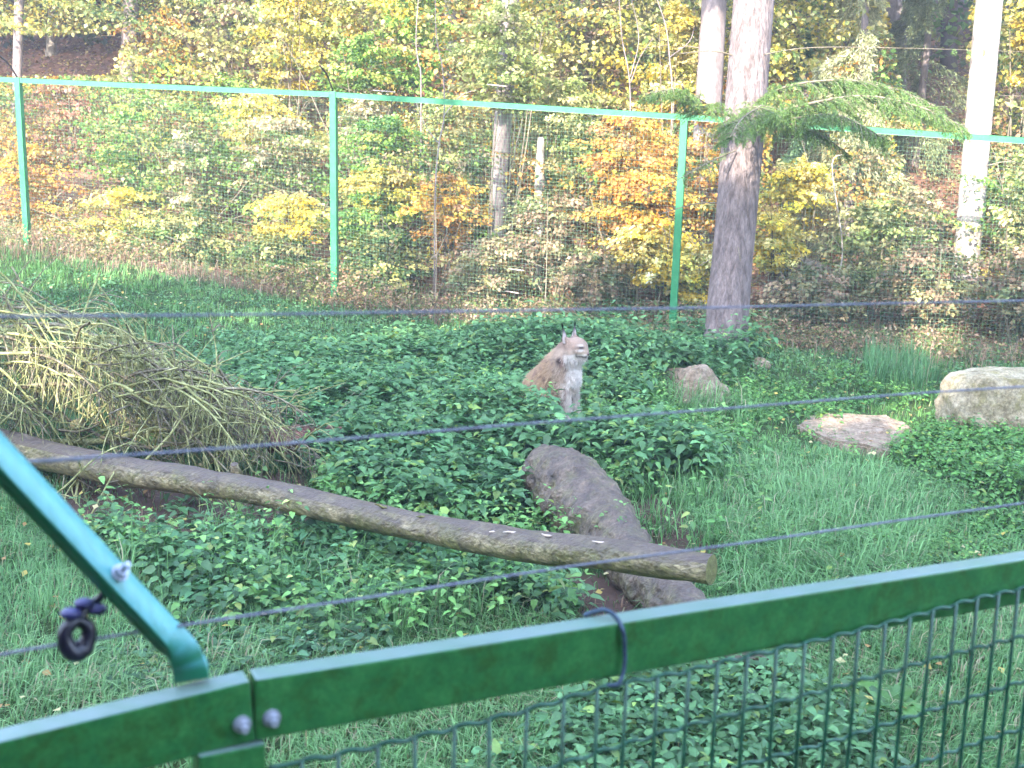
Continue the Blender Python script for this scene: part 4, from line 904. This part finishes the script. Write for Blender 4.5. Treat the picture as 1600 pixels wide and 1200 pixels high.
BUSH = [  # px, py, half w, half h, metres behind the fence line, palette, leaves, label
 (50, 340, 95, 75, 2.0, 'O', 4200, 'orange gold beech bush behind the left fence post'),
 (-160, 260, 160, 140, 2.5, 'G', 5000, 'green bush behind the fence beyond the left post'),
 (90, 195, 110, 60, 4.0, 'R', 3600, 'reddish brown shrub just under the rail right of the left post'),
 (215, 235, 85, 75, 3.0, 'G', 3600, 'green shrub under the rail in the left fence bay'),
 (190, 340, 130, 40, 1.6, 'Y', 3600, 'low spreading yellow bush in the left fence bay'),
 (300, 275, 80, 70, 2.4, 'K', 3600, 'pink and grey leaved shrub in the middle of left fence bay'),
 (430, 250, 90, 60, 2.6, 'K', 3800, 'pale leaved shrub left of the second fence post'),
 (395, 190, 90, 42, 3.2, 'Y', 3200, 'yellow beech spray right under the rail left of second post'),
 (300, 385, 150, 50, 1.2, 'D', 5200, 'dark bramble with pale specks low in the left fence bay'),
 (450, 345, 90, 36, 1.3, 'Y', 2600, 'low yellow bush at the left side of the second post'),
 (440, 410, 90, 36, .9, 'D', 2600, 'dark low bramble beside the foot of the second post'),
 (250, 75, 80, 55, 6.5, 'O', 2800, 'orange brown crown above the rail near the left trunks'),
 (350, 60, 70, 75, 6.0, 'B', 3000, 'brownish crown above the rail of the left fence bay'),
 (450, 60, 80, 80, 5.0, 'Y', 4600, 'bright yellow crown rising above the rail left of second post'),
 (560, 110, 80, 48, 4.0, 'G', 3600, 'bright green spray above the rail right of second post'),
 (640, 60, 90, 70, 5.5, 'G', 4200, 'green crown with yellow edges above the middle fence bay'),
 (530, 20, 60, 50, 6.5, 'Y', 2400, 'yellow crown at the top above the second post'),
 (600, 235, 75, 46, 2.6, 'G', 3600, 'deep green bush under the rail right of second post'),
 (575, 190, 60, 35, 3.2, 'K', 2200, 'pinkish shrub directly under the rail right of second post'),
 (600, 295, 90, 28, 2.0, 'Y', 3000, 'flat yellow spray across the green bush of the middle bay'),
 (580, 345, 75, 40, 1.8, 'G', 3200, 'green bush low in the middle fence bay by the second post'),
 (600, 410, 90, 45, 1.2, 'D', 3800, 'dark bramble at the foot of the middle fence bay'),
 (700, 330, 75, 52, 1.8, 'O', 3000, 'orange brown bush in the centre of the middle fence bay'),
 (700, 210, 70, 55, 3.6, 'P', 2800, 'pale green bush around the forked sapling'),
 (790, 90, 100, 75, 2.4, 'P', 5200, 'pale sunlit crown above the rail of the middle fence bay'),
 (880, 210, 90, 80, 3.2, 'P', 4600, 'pale green bush round the broken white trunk'),
 (750, 300, 65, 55, 3.4, 'K', 3000, 'pinkish pale shrub left of the broken white trunk'),
 (860, 360, 90, 55, 1.6, 'B', 3600, 'brown and olive shrub below the broken white trunk'),
 (760, 420, 90, 40, 1.0, 'B', 3200, 'low brown bramble in the middle of the fence foot'),
 (930, 70, 70, 80, 6.5, 'B', 2800, 'twiggy brown crown above the rail near the third post'),
 (1060, 90, 65, 75, 4.2, 'Y', 3000, 'golden crown between the bare stems and the big trunk'),
 (985, 240, 100, 55, 2.2, 'O', 5200, 'orange beech bush left of the third fence post'),
 (1000, 320, 110, 45, 1.7, 'O', 5000, 'golden orange beech tier lower left of the third post'),
 (1020, 395, 100, 45, 1.3, 'Y', 4400, 'yellow green bush beside the foot of the third post'),
 (920, 430, 80, 36, .9, 'B', 2800, 'low olive bramble left of the third post foot'),
 (1100, 260, 55, 90, 3.0, 'O', 3200, 'orange bush squeezed between third post and big trunk'),
 (1090, 430, 60, 42, 1.4, 'Y', 2400, 'yellow low bush between third post and big trunk'),
 (1240, 310, 70, 55, 2.2, 'Y', 3600, 'yellow bush right of the big trunk below the rail'),
 (1215, 380, 60, 40, 1.6, 'Y', 2400, 'low yellow bush beside the pale fallen log'),
 (1370, 380, 95, 60, 2.0, 'P', 4200, 'pale olive bush in the right fence bay'),
 (1440, 350, 55, 45, 3.0, 'K', 2600, 'pinkish leaved shrub left of the white trunk'),
 (1450, 440, 110, 48, 1.2, 'B', 4400, 'olive brown bramble at the foot of right fence bay'),
 (1280, 460, 100, 40, 1.0, 'B', 3400, 'low brown bramble right of the big trunk foot'),
 (1605, 330, 50, 90, 1.6, 'P', 4200, 'olive bush right of the white trunk'),
 (1610, 60, 45, 75, 4.5, 'Y', 2200, 'yellow green crown right of the white trunk above the rail'),
 (1600, 450, 110, 55, 1.0, 'B', 4200, 'brown bramble at the far right fence foot'),
 (1740, 250, 120, 160, 2.5, 'P', 5000, 'pale bush beyond the right end of the view'),
]
def at_depth(px, py, back):
    r = ray(px, py); o = Vector((0, 0, EYE))
    for k in range(1200):
        p = o + r * (12 + k * .03)
        if p.y > fence_y(p.x) + back: return p, 12 + k * .03
    return p, 30
for (px, py, hw_, hh_, back, pal, n, lab) in BUSH:
    p, d = at_depth(px, py, back + .5); w_ = hw_ / F * d; h_ = hh_ / F * d; g = Gs(p.x, p.y)
    if p.z - h_ * .3 < g: p.z = g + h_ * .5
    root = empty('bush', (p.x, p.y, g), lab, 'bush', 'autumn bushes in the wood'); rl = Vector(root.location)
    V_, F_, c_ = leaves_arr((0, 0, p.z - g), w_ * 1.08, max(.35, min(w_, .9)), h_ * 1.05, int(n * 1.15), pal, .070)
    o = link('foliage', mesh('foliage', V_, F_, c_), M_leaf); o.parent = root
    o = link('stem', stems((0, 0, p.z - g), 0, w_, h_, 5), M_stem); o.parent = root

# ------------------------------------------------------------------ the wood: foliage mass behind
def mass(name, label, n, x0, x1, b0, b1, h0, h1, size, pals, gaps=True, dark=1.0):
    x = rng.uniform(x0, x1, n); b_ = rng.uniform(b0, b1, n); y = fence_y(np.clip(x, -30, 30)) + b_; g = G(x, y); z = g + rng.uniform(h0, h1, n)
    # thin layers: snap heights into tiers
    z += .12 * np.sin(z * 9 + x * 2)
    px_, py_, _ = project(np.stack([x, y, z], 1))
    ok = np.ones(n, bool)
    if gaps == 'low': ok &= ~((py_ > 62 + 8 * np.sin(px_ / 17)) & (py_ < 118))
    elif gaps:
        for q in ([(-40, 55), (200, 50), (185, 90), (170, 118), (-40, 118)], [(1205, 205), (1300, 205), (1290, 285), (1205, 300)], [(1395, 205), (1510, 215), (1500, 330), (1420, 320)], [(1380, -20), (1520, -20), (1510, 190), (1420, 190)]): ok &= ~in_poly(px_, py_, q)
    cl = vnoise(x * 1.0, z * 1.3, 1.1, 3) + vnoise(x, y, 2.0, 1) * .4; ok &= cl > (-.45 if n < 100000 else -.75)
    x, y, z, px_ = x[ok], y[ok], z[ok], px_[ok]; n = len(x)
    f = vnoise(x, z, .55, 5) + .5 * vnoise(x, z, 1.9, 2) + rng.normal(0, .10, n); f = f * .9
    idx = np.clip(((f + 1.2) / 2.4 * len(pals)).astype(int), 0, len(pals) - 1)
    allc = np.array([PAL[p] for p in pals]); col = allc[idx, np.clip(((vnoise(x, z, 2.6, 9) + 1) * 2 + rng.normal(0, .4, n)).astype(int), 0, 3)] * rng.lognormal(0, .2, n)[:, None] * dark
    V_, F_, c_ = scatter(LEAF * [1.2, 1, 1], LEAF_F, np.stack([x, y, z], 1), rot(rng.uniform(0, 6.28, n), rng.normal(-.3, .6, n), rng.normal(0, .6, n)), size * rng.uniform(.6, 1.3, n), col)
    return tag(link(name, mesh(name, V_, F_, c_), M_leaf), label, None, None, 'stuff')
mass('thicket_foliage', 'mixed autumn leaves filling the thicket close behind the far fence', 70000, -13, 10, 2.2, 6.0, .1, 2.3, .075, ['R', 'D', 'D', 'O', 'B', 'G', 'D', 'Y', 'P', 'K'])
mass('thicket_foliage', 'mixed autumn leaves of the young wood farther back', 230000, -18, 13, 4.5, 12, .2, 6.5, .10, ['B', 'G', 'O', 'P', 'Y', 'D', 'P', 'K', 'Y'])
mass('wood_foliage', 'dark foliage mass of the far wood', 120000, -30, 26, 15, 32, .5, 9.0, .22, ['D', 'D', 'D', 'G', 'D', 'B'], gaps=False, dark=.8)

mass('wood_foliage', 'dark foliage above the brown slope at the upper left', 42000, -24, -8.0, 12.5, 18, .3, 5.5, .20, ['D', 'D', 'D', 'R', 'D', 'B'], gaps='low', dark=.5)
# leaf litter on the slope
n = 60000; x = rng.uniform(-20, 14, n); bb = rng.uniform(.3, 24, n); y = fence_y(x) + bb; z = G(x, y) + rng.uniform(.0, .05, n)
lc = np.array([(.36, .22, .15), (.44, .32, .18), (.22, .18, .09), (.52, .40, .20), (.58, .46, .16)])[np.minimum(rng.integers(0, 6, n), 4)] * rng.lognormal(0, .25, n)[:, None] * .8
Vv, Ff, c3 = scatter(LEAF * [1.3, 1, 1], LEAF_F, np.stack([x, y, z], 1), rot(rng.uniform(0, 6.28, n), rng.normal(.2, .4, n), rng.normal(0, .4, n)), rng.uniform(.06, .12, n), lc)
tag(link('leaf_litter', mesh('leaf_litter', Vv, Ff, c3), M_leaf), 'brown and red leaf litter covering the slope behind the fence', None, None, 'stuff')
# tangled low weeds along the fence foot
n = 60000; x = rng.uniform(-11, 8, n); bb = rng.uniform(-.35, 2.6, n); y = fence_y(x) + bb; dm = vnoise(x, y, 1.7, 6) + rng.normal(0, .3, n) > -.05; x, y = x[dm], y[dm]; n = len(x)
z = G(x, y) + rng.uniform(.0, .55, n) ** 1.3 * (.5 + .5 * vnoise(x, y, 1.1, 2) ** 2 + .3); wc = np.array([(.16, .20, .06), (.24, .22, .09), (.34, .21, .13), (.12, .17, .05), (.40, .30, .18)])
lc = wc[np.clip((vnoise(x, y, 2.2, 8) * 2.2 + 2.5 + rng.normal(0, .6, n)).astype(int), 0, 4)] * rng.lognormal(0, .25, n)[:, None]
Vv, Ff, c3 = scatter(LEAF * [.9, 1, 1], LEAF_F, np.stack([x, y, z], 1), rot(rng.uniform(0, 6.28, n), rng.normal(.1, .6, n), rng.normal(0, .6, n)), rng.uniform(.035, .075, n), lc)
tag(link('undergrowth', mesh('undergrowth', Vv, Ff, c3), M_leaf), 'low tangle of weeds and small leaves along the far fence foot', None, None, 'stuff')

# ------------------------------------------------------------------ trees
def spruce_crown(z0, z1, rmax, n, size, droop=.5, col=((.05, .09, .03), (.09, .14, .05)), wid=.16, spec=None):
    """tiers of drooping sprays round an axis"""
    nb = max(12, int((z1 - z0) * 7)); zb = rng.uniform(0, 1, nb); az = rng.uniform(0, 6.28, nb); k = rng.integers(0, nb, n); t = np.sqrt(rng.random(n))
    R_ = rmax * (1 - zb * .92) * rng.uniform(.75, 1.1, nb); r = R_[k] * t; lat = rng.normal(0, .13, n) * R_[k] * (1.15 - t) * 1.3
    x = np.cos(az[k]) * r - np.sin(az[k]) * lat; y = np.sin(az[k]) * r + np.cos(az[k]) * lat
    z = z0 + zb[k] * (z1 - z0) - droop * r * .5 + .1 * r * r / max(rmax, 1) - rng.random(n) ** 2 * droop * .5
    c0, c1 = np.array(col[0]), np.array(col[1]); w_ = rng.random(n)[:, None]; C = (c0 * (1 - w_) + c1 * w_) * rng.lognormal(0, .22, n)[:, None]
    T = np.array([[-.5 * wid, 0, 0], [.5 * wid, 0, 0], [.35 * wid, .6, 0], [0, 1, -.05], [-.35 * wid, .6, 0]])
    T = np.array([[0, 0, 0], [wid, .45, 0], [0, 1, -.06], [-wid, .45, 0]])
    return scatter(T, np.array([[0, 1, 2, 3]]), np.stack([x, y, z], 1), rot(az[k] - 1.57 + rng.normal(0, .7, n), rng.normal(-.6, .5, n), rng.normal(0, .8, n)), size * rng.uniform(.6, 1.3, n), C)
V_, F_, c_ = spruce_crown(0, 11, 2.8, 9000, .50, .5, wid=.22); CROWN = mesh('crown', V_, F_, c_); CROWN.materials.append(M_needle)
def tree(name, label, base, top, r0_, r1_, m, cat='tree', group=None, crown_z=None, snags=0, sides=14, n=20, crown_scale=1.0, rough=.08, seed=1, crown=True):
    base = Vector(base); top = Vector(top); g = Gs(base.x, base.y)
    root = empty(name, (base.x, base.y, g), label, cat, group); rl = Vector(root.location)
    ax = (top - base).normalized(); full = base + ax * 15.0
    P = [base + (full - base) * (k / (n - 1)) ** 1.3 - (Vector((0, 0, .15)) if k == 0 else Vector((0, 0, 0))) for k in range(n)]
    H = (top - base).length
    rads = []
    for q in P:
        t = (q - base).length; r = r0_ + (r1_ - r0_) * min(t / max(H, .1), 3.0); r = max(r, r0_ * .25); r += r0_ * .35 * math.exp(-t / .22); rads.append(r)
    V_, F_ = tube(P, 1.0, sides, False, rough, seed)
    V_ = np.array(V_).reshape(n, sides, 3); PP = np.array([list(q) for q in P]); V_ = PP[:, None] + (V_ - PP[:, None]) * np.array(rads)[:, None, None]
    o = link('trunk', mesh('trunk', V_.reshape(-1, 3), F_, None, True), m); o.parent = root; o.matrix_parent_inverse = Matrix.Translation(-rl)
    for k in range(snags):
        t = rng.uniform(.15, .85) * H; q = base + ax * t; a = rng.uniform(2.6, 6.8); ln = rng.uniform(.4, 1.4); e = q + Vector((math.cos(a) * ln, math.sin(a) * ln * .6, rng.uniform(-.3, .15)))
        V2, F2 = tube(curve_pts([q, q.lerp(e, .5) + Vector((0, 0, .08)), e], 6), [.014, .004], 5, False); o = link('snag', mesh('snag', V2, F2, None, True), M_stem); o.parent = root; o.matrix_parent_inverse = Matrix.Translation(-rl)
    if crown:
        cz = (crown_z if crown_z is not None else 7.0)
        o = bpy.data.objects.new('crown', CROWN); COL.objects.link(o); o.parent = root; pt = base + ax * cz; o.location = pt - rl; o.rotation_euler = (0, 0, rng.uniform(0, 6.28)); o.scale = (crown_scale,) * 3
    return root
def tpx(bx, by, tx, ty, d): return unproj(bx, by, d), unproj(tx, ty, d)
# the big trunk just inside the fence
b_, t_ = unproj(1132, 548, 15.9), unproj(1178, 0, 15.9); b_.z = Gs(b_.x, b_.y); big = tree('spruce_tree', 'big grey brown spruce trunk standing inside the fence with a green bough across it', b_, t_, .270, .268, M_bark, snags=4, sides=26, n=34, crown_z=8.5, rough=.07, seed=3)
bigl = Vector(big.location)
def bough(pts, ntw, twl, r, name='bough', col=((.075, .14, .035), (.17, .26, .07)), par=None, parl=None, dens=95):
    ntw = int(ntw * (1.9 if twl > .3 else 1))
    P = curve_pts(pts, 30); bw = Bag(); bw.add(*tube(P, [r, r * .25], 6, False)); A, Bd = [], []
    for k in range(ntw):
        i_ = int(rng.uniform(2, 29)); T = (P[min(i_ + 1, 29)] - P[i_ - 1]).normalized(); s = 1 if k % 2 else -1; side = T.cross(Vector((0, 0, 1))).normalized() * s
        d = (T * .7 + side * rng.uniform(.5, 1.1) + Vector((0, 0, rng.normal(-.12, .2)))).normalized(); ln = twl * rng.uniform(.4, 1.1) * (1.2 - i_ / 40)
        q = [P[i_] + d * ln * t + Vector((0, 0, -.25 * ln * t * t)) for t in (0, .33, .66, 1)]
        bw.add(*tube(q, [.006, .003], 3, False)); subs = [q]
        for j in range(5):
            p0 = q[0].lerp(q[3], rng.uniform(.2, .9)); dd = (d + Vector((rng.normal(0, .5), rng.normal(0, .5), rng.normal(-.25, .25)))).normalized(); l2 = ln * rng.uniform(.25, .5); subs.append([p0, p0 + dd * l2 * .5, p0 + dd * l2 + Vector((0, 0, -.05))])
        for sq in subs:
            for t in range(len(sq) - 1):
                a, e = np.array(sq[t]), np.array(sq[t + 1]); L_ = np.linalg.norm(e - a); mm = max(3, int(L_ * dens * 2.4)); tt = rng.random((mm, 1)); A.append(a * (1 - tt) + e * tt); Bd.append(np.tile((e - a) / (L_ + 1e-9), (mm, 1)))
    A = np.concatenate(A); Bd = np.concatenate(Bd); n = len(A); D = Bd * .7 + rng.normal(0, .55, (n, 3)); D /= np.linalg.norm(D, axis=1)[:, None]; S = np.cross(D, rng.normal(0, 1, (n, 3))); S /= np.linalg.norm(S, axis=1)[:, None]
    ln = rng.uniform(.022, .038, n)[:, None]; Vv = np.stack([A - S * .003, A + S * .003, A + D * ln], 1).reshape(-1, 3)
    w_ = rng.random(n)[:, None]; C = (np.array(col[0]) * (1 - w_) + np.array(col[1]) * w_) * rng.lognormal(0, .2, n)[:, None]
    wo_ = link(name, bw.build(name), M_stem); wo_.parent = par; wo_.matrix_parent_inverse = Matrix.Translation(-parl)
    no_ = link('needles', mesh('needles', Vv, np.arange(n * 3).reshape(-1, 3), np.repeat(C, 3, 0)), M_needle); no_.parent = wo_
for pts, ntw, tl, r in (
    ([unproj(1165, 190, 15.7), unproj(1250, 165, 14.9), (unproj(1350, 150, 14.4)), unproj(1440, 168, 14.0), unproj(1510, 200, 13.8)], 90, .50, .022),
    ([unproj(1172, 165, 15.8), unproj(1230, 135, 15.2), unproj(1320, 125, 14.8), unproj(1400, 140, 14.6), unproj(1460, 165, 14.4)], 60, .48, .018),
    ([unproj(1170, 190, 15.6), unproj(1215, 190, 15.0), unproj(1270, 205, 14.6), unproj(1320, 235, 14.4)], 34, .36, .012),
    ([unproj(1165, 195, 15.7), unproj(1110, 165, 15.1), unproj(1060, 140, 14.7), unproj(1015, 145, 14.4)], 44, .42, .015),
    ([unproj(1170, 175, 15.6), unproj(1190, 165, 14.6), unproj(1160, 185, 13.8), unproj(1140, 215, 13.3)], 52, .40, .016),
    ([unproj(1172, 200, 15.6), unproj(1240, 185, 14.8), unproj(1310, 180, 14.2), unproj(1380, 215, 13.9)], 60, .42, .016),
    ([unproj(1150, 235, 15.6), unproj(1105, 255, 15.0), unproj(1060, 280, 14.7), unproj(1010, 305, 14.5)], 14, .22, .010),
    ([unproj(1170, 90, 15.9), unproj(1260, 75, 15.2), unproj(1400, 75, 14.8), unproj(1640, 82, 14.6)], 10, .12, .008)):
    bough(pts, ntw, tl, r, par=big, parl=bigl)
TR = [ # name, label, bx, by, tx, ty, d, r0, r1, mat, snags, crown_z
 ('spruce_tree', 'second pinkish trunk standing half behind the big trunk', 1092, 420, 1116, 0, 20.5, .23, .21, M_bark_far, 3, 8.0),
 ('pale_tree', 'tall whitish sunlit trunk at the right of the view', 1512, 385, 1546, 0, 18.6, .185, .205, M_bark_pale, 3, 8.0),
 ('spruce_tree', 'shaded brown trunk between the big trunk and the white trunk', 1397, 330, 1402, 0, 27.0, .25, .24, M_bark_far, 5, 7.5),
 ('spruce_tree', 'pinkish trunk half hidden in pale leaves above the middle bay', 778, 320, 798, 0, 20.8, .155, .15, M_bark_far, 2, 8.5),
 ('spruce_tree', 'slim pole trunk leaning over the left fence post', 22, 300, 30, 0, 26.0, .10, .10, M_bark_far, 1, 7.5),
 ('spruce_tree', 'short looking pale trunk on the brown slope right of the left post', 78, 120, 84, 0, 34.0, .14, .13, M_bark_pale, 2, 9.0),
 ('spruce_tree', 'shaded trunk at the right edge of the brown slope', 197, 260, 205, 0, 28.0, .20, .18, M_bark_far, 3, 9.0),
 ('spruce_tree', 'dim trunk behind leaves above the left fence bay', 345, 200, 348, 0, 29.0, .15, .14, M_bark_far, 3, 9.0),
 ('spruce_tree', 'slim trunk above the middle bay left of the forked sapling', 648, 180, 652, 0, 29.0, .13, .12, M_bark_far, 2, 9.0),
 ('spruce_tree', 'pale slim trunk at the top centre of the wood', 700, 160, 704, 0, 31.0, .16, .15, M_bark_pale, 2, 9.0),
 ('spruce_tree', 'dark trunk standing high on the slope left of the pale one', 128, 100, 130, 0, 40.0, .26, .24, M_bark_dark, 3, 9.0),
 ('spruce_tree', 'thin lit trunk in the dark gap above the brown slope', 158, 70, 160, 0, 42.0, .12, .11, M_bark_pale, 1, 9.0),
 ('spruce_tree', 'dark trunk at the top left corner on the brown slope', 62, 90, 60, 0, 44.0, .30, .28, M_bark_dark, 3, 9.0),
 ('spruce_tree', 'dim trunk behind the right spruce above the rail', 1480, 250, 1484, 0, 32.0, .22, .2, M_bark_dark, 3, 8.0),
 ('spruce_tree', 'dim trunk right of the second pinkish trunk', 1232, 250, 1238, 0, 33.0, .2, .2, M_bark_dark, 3, 8.0),
]
for i_, (nm, lab, bx_, by_, tx_, ty_, d, ra, rb, m, sn, cz) in enumerate(TR):
    b_, t_ = tpx(bx_, by_, tx_, ty_, d); ax = (t_ - b_).normalized(); g = Gs(b_.x, b_.y)
    k = (b_.z - g) / max(ax.z, .2); b2 = b_ - ax * k; tree(nm, lab, b2, t_, ra, rb, m, snags=sn, crown_z=max(cz, 6.5 - g + 1.5) + 3, seed=i_ + 11, group='tree trunks in the wood')
# broken white trunk behind the fence
b_, t_ = unproj(842, 372, 20.6), unproj(845, 215, 20.6); b_.z = Gs(b_.x, b_.y); root = empty('broken_tree', b_, 'short broken white trunk behind the middle fence bay', 'tree trunk'); P = curve_pts([b_, b_.lerp(t_, .4), b_.lerp(t_, .8), t_], 16)
V_, F_ = tube(P, [.10, .085, .09, .05], 12, True, .3, 4); o = link('trunk', mesh('trunk', V_, F_, None, True), M_bark_pale); o.parent = root; o.matrix_parent_inverse = Matrix.Translation(-b_)
# forked pale sapling, bare stems
def sapling(label, lines, d, m=M_bark_far, r=.015):
    b0 = unproj(*lines[0][0], d); g = Gs(b0.x, b0.y); root = empty('sapling', (b0.x, b0.y, g), label, 'sapling', 'bare saplings in the wood'); rl = Vector(root.location)
    for k, ln in enumerate(lines):
        P = [unproj(a, c_, d) for a, c_ in ln]
        if k == 0: P = [Vector((P[0].x, P[0].y, g - .05))] + P
        V_, F_ = tube(curve_pts(P, 18), [r, r * .8, r * .45] if k == 0 else [r * .7, r * .3], 6, False, .1, k); o = link('stem', mesh('stem', V_, F_, None, True), m); o.parent = root; o.matrix_parent_inverse = Matrix.Translation(-rl)
sapling('thin pale sapling forking in a Y behind the rail of the middle bay', [[(680, 300), (686, 225), (694, 180), (692, 110), (682, 60), (680, -20)], [(686, 225), (664, 195), (650, 160)], [(694, 180), (720, 150), (745, 140)]], 19.6)
sapling('crooked bare stem left of the Y shaped sapling', [[(658, 140), (654, 100), (650, 60), (655, -20)]], 21)
sapling('pair of bare crooked stems rising above the rail near the third post', [[(985, 160), (972, 60), (966, -20)], [(985, 120), (998, 60), (985, -10)], [(985, 130), (1000, 90), (1020, 60)]], 20.5)
sapling('bare stem reaching up right of the crooked pair', [[(1050, 170), (1046, 90), (1040, 40), (1020, -20)], [(1046, 90), (1080, 60), (1085, 10)]], 20.5)
sapling('slender leafless stem low in the middle fence bay', [[(680, 480), (682, 400), (680, 330)], [(682, 400), (700, 360)]], 18.6, M_stem, .014)
sapling('thin upright stem left of the third post foot', [[(852, 470), (854, 420), (856, 300)]], 18.4, M_stem, .012)
sapling('thin crooked stem among the brambles right of the big trunk', [[(1310, 440), (1316, 380), (1300, 260), (1318, 240)]], 18.4, M_bark_pale, .013)
# sunlit drooping spruces in the right half
def soft_spruce(label, px, py_base, py_top, d, rmax, n, col, droop=1.2, size=.10, snags=0):
    b_ = unproj(px, py_base, d); g = Gs(b_.x, b_.y); root = empty('young_spruce', (b_.x, b_.y, g), label, 'spruce', 'young spruces in the wood'); rl = Vector(root.location)
    t_ = unproj(px, py_top, d); H = t_.z - g
    V_, F_ = tube([Vector((0, 0, -.1)), Vector((.05, 0, H * .5)), Vector((0, 0, H))], [.10, .03], 8, False, .1, 2); o = link('trunk', mesh('trunk', V_, F_, None, True), M_bark_far); o.parent = root
    V_, F_, c_ = spruce_crown(.3, H, rmax, int(n * 1.9), size, droop, col, wid=.10); o = link('crown', mesh('crown', V_, F_, c_), M_needle); o.parent = root
    return root
soft_spruce('large pale drooping spruce in the right fence bay right of the big trunk', 1318, 420, -180, 21.0, 1.7, 30000, ((.22, .25, .11), (.42, .38, .22)))
soft_spruce('grey green drooping spruce at the top left of the white trunk', 1425, 300, -160, 25.0, 1.7, 15000, ((.13, .18, .08), (.28, .30, .15)))
soft_spruce('dark green spruce above the rail left of the bare stems', 905, 300, -120, 25.5, 1.1, 9000, ((.10, .17, .07), (.20, .26, .11)))
soft_spruce('blue green spruce just right of the big trunk above the rail', 1245, 300, 30, 24.0, .9, 8000, ((.10, .19, .10), (.20, .30, .16)))
soft_spruce('shaded spruce at the right edge beside the white trunk', 1640, 330, -150, 22.0, 1.4, 12000, ((.14, .17, .08), (.28, .28, .14)))
# background trunks and tall trees: the wood goes on up the slope
spots = []
for k in range(60):
    x = rng.uniform(-24, 21); y = fence_y(x) + rng.uniform(12, 34)
    if all(math.hypot(x - a, y - c) > 2.6 for a, c in spots): spots.append((x, y))
far0 = None
for k, (x, y) in enumerate(spots):
    g = Gs(x, y); r = rng.uniform(.12, .24)
    if k < 3:
        tree('forest_tree', 'dim tall spruce far up the wooded slope', (x, y, g), (x + .1, y, g + 6), r, r * .85, M_bark_far, group='far trees on the wooded slope', crown_z=6.5, snags=4, seed=k, crown_scale=1.1)
        if k == 0: far0 = [o for o in sc.objects if o.name == 'forest_tree'][0]
    else:
        c_ = far0.copy(); COL.objects.link(c_); c_.location = (x, y, g); c_.rotation_euler = (0, 0, rng.uniform(0, 6.28)); s_ = rng.uniform(.8, 1.2); c_.scale = (s_, s_, s_)
        for ch in list(far0.children): q = ch.copy(); COL.objects.link(q); q.parent = c_
# the wood behind the viewpoint, which shades the enclosure
V_, F_, c_ = spruce_crown(0, 13, 3.9, 22000, .60, .4, wid=.30); CROWN2 = mesh('crown', V_, F_, c_); CROWN2.materials.append(M_needle)
first = None
SH = [(-19, -6, 1.0), (-15.5, -9, 1.08), (-12, -7, .97), (-8.5, -10, 1.12), (-5.5, -7.5, 1.0), (-2.5, -10, 1.10), (1.0, -7.5, .96), (4, -9.5, 1.06), (7.5, -8, 1.0), (-17, -13, 1.15), (-11, -14, 1.25), (-5, -14.5, 1.25), (1, -14, 1.2), (7, -14, 1.2)]
for k, (x, y, s_) in enumerate(SH):
    g = Gs(x, y)
    if first is None:
        first = empty('spruce_tree', (x, y, g), 'tall dense spruce standing behind the viewpoint', 'tree', 'spruces behind the viewpoint')
        V_, F_ = tube([Vector((0, 0, -.2)), Vector((0, 0, 6)), Vector((0, 0, 13))], [.3, .2, .05], 10, False, .1, 1); o = link('trunk', mesh('trunk', V_, F_, None, True), M_bark_far); o.parent = first
        o = bpy.data.objects.new('crown', CROWN2); COL.objects.link(o); o.parent = first; o.location = (0, 0, 1.2); r_ = first
    else:
        r_ = first.copy(); COL.objects.link(r_)
        for ch in list(first.children): q = ch.copy(); COL.objects.link(q); q.parent = r_
        r_.location = (x, y, g); r_.rotation_euler = (0, 0, k * 1.3)
    r_.scale = (s_ * 1.10, s_ * 1.10, s_ * .97)

# ------------------------------------------------------------------ thin autumn haze
me_h = box_mesh('haze', (0, 0, 24.0), (1, 0, 0), (0, 1, 0), (0, 0, 1), 1, 1, 1, 0)
zs = [min((o.matrix_world @ Vector(c)).z for c in o.bound_box) for o in sc.objects if o.name == 'ground']
lo, hi = -3.5, 66.0
for v in me_h.vertices: v.co = Vector((700 if v.co.x > 0 else -700, 700 if v.co.y > 0 else -700, hi if v.co.z > 24 else lo))
mh = bpy.data.materials.new('haze air'); mh.use_nodes = True; hn = mh.node_tree; hn.nodes.clear()
pv_ = hn.nodes.new('ShaderNodeVolumePrincipled'); pv_.inputs['Color'].default_value = (.93, .95, 1, 1); pv_.inputs['Density'].default_value = HAZE; pv_.inputs['Anisotropy'].default_value = .3
om = hn.nodes.new('ShaderNodeOutputMaterial'); hn.links.new(pv_.outputs[0], om.inputs['Volume'])
tag(link('haze', me_h, mh), 'thin pale morning haze in the air of the wood', None, None, 'stuff')
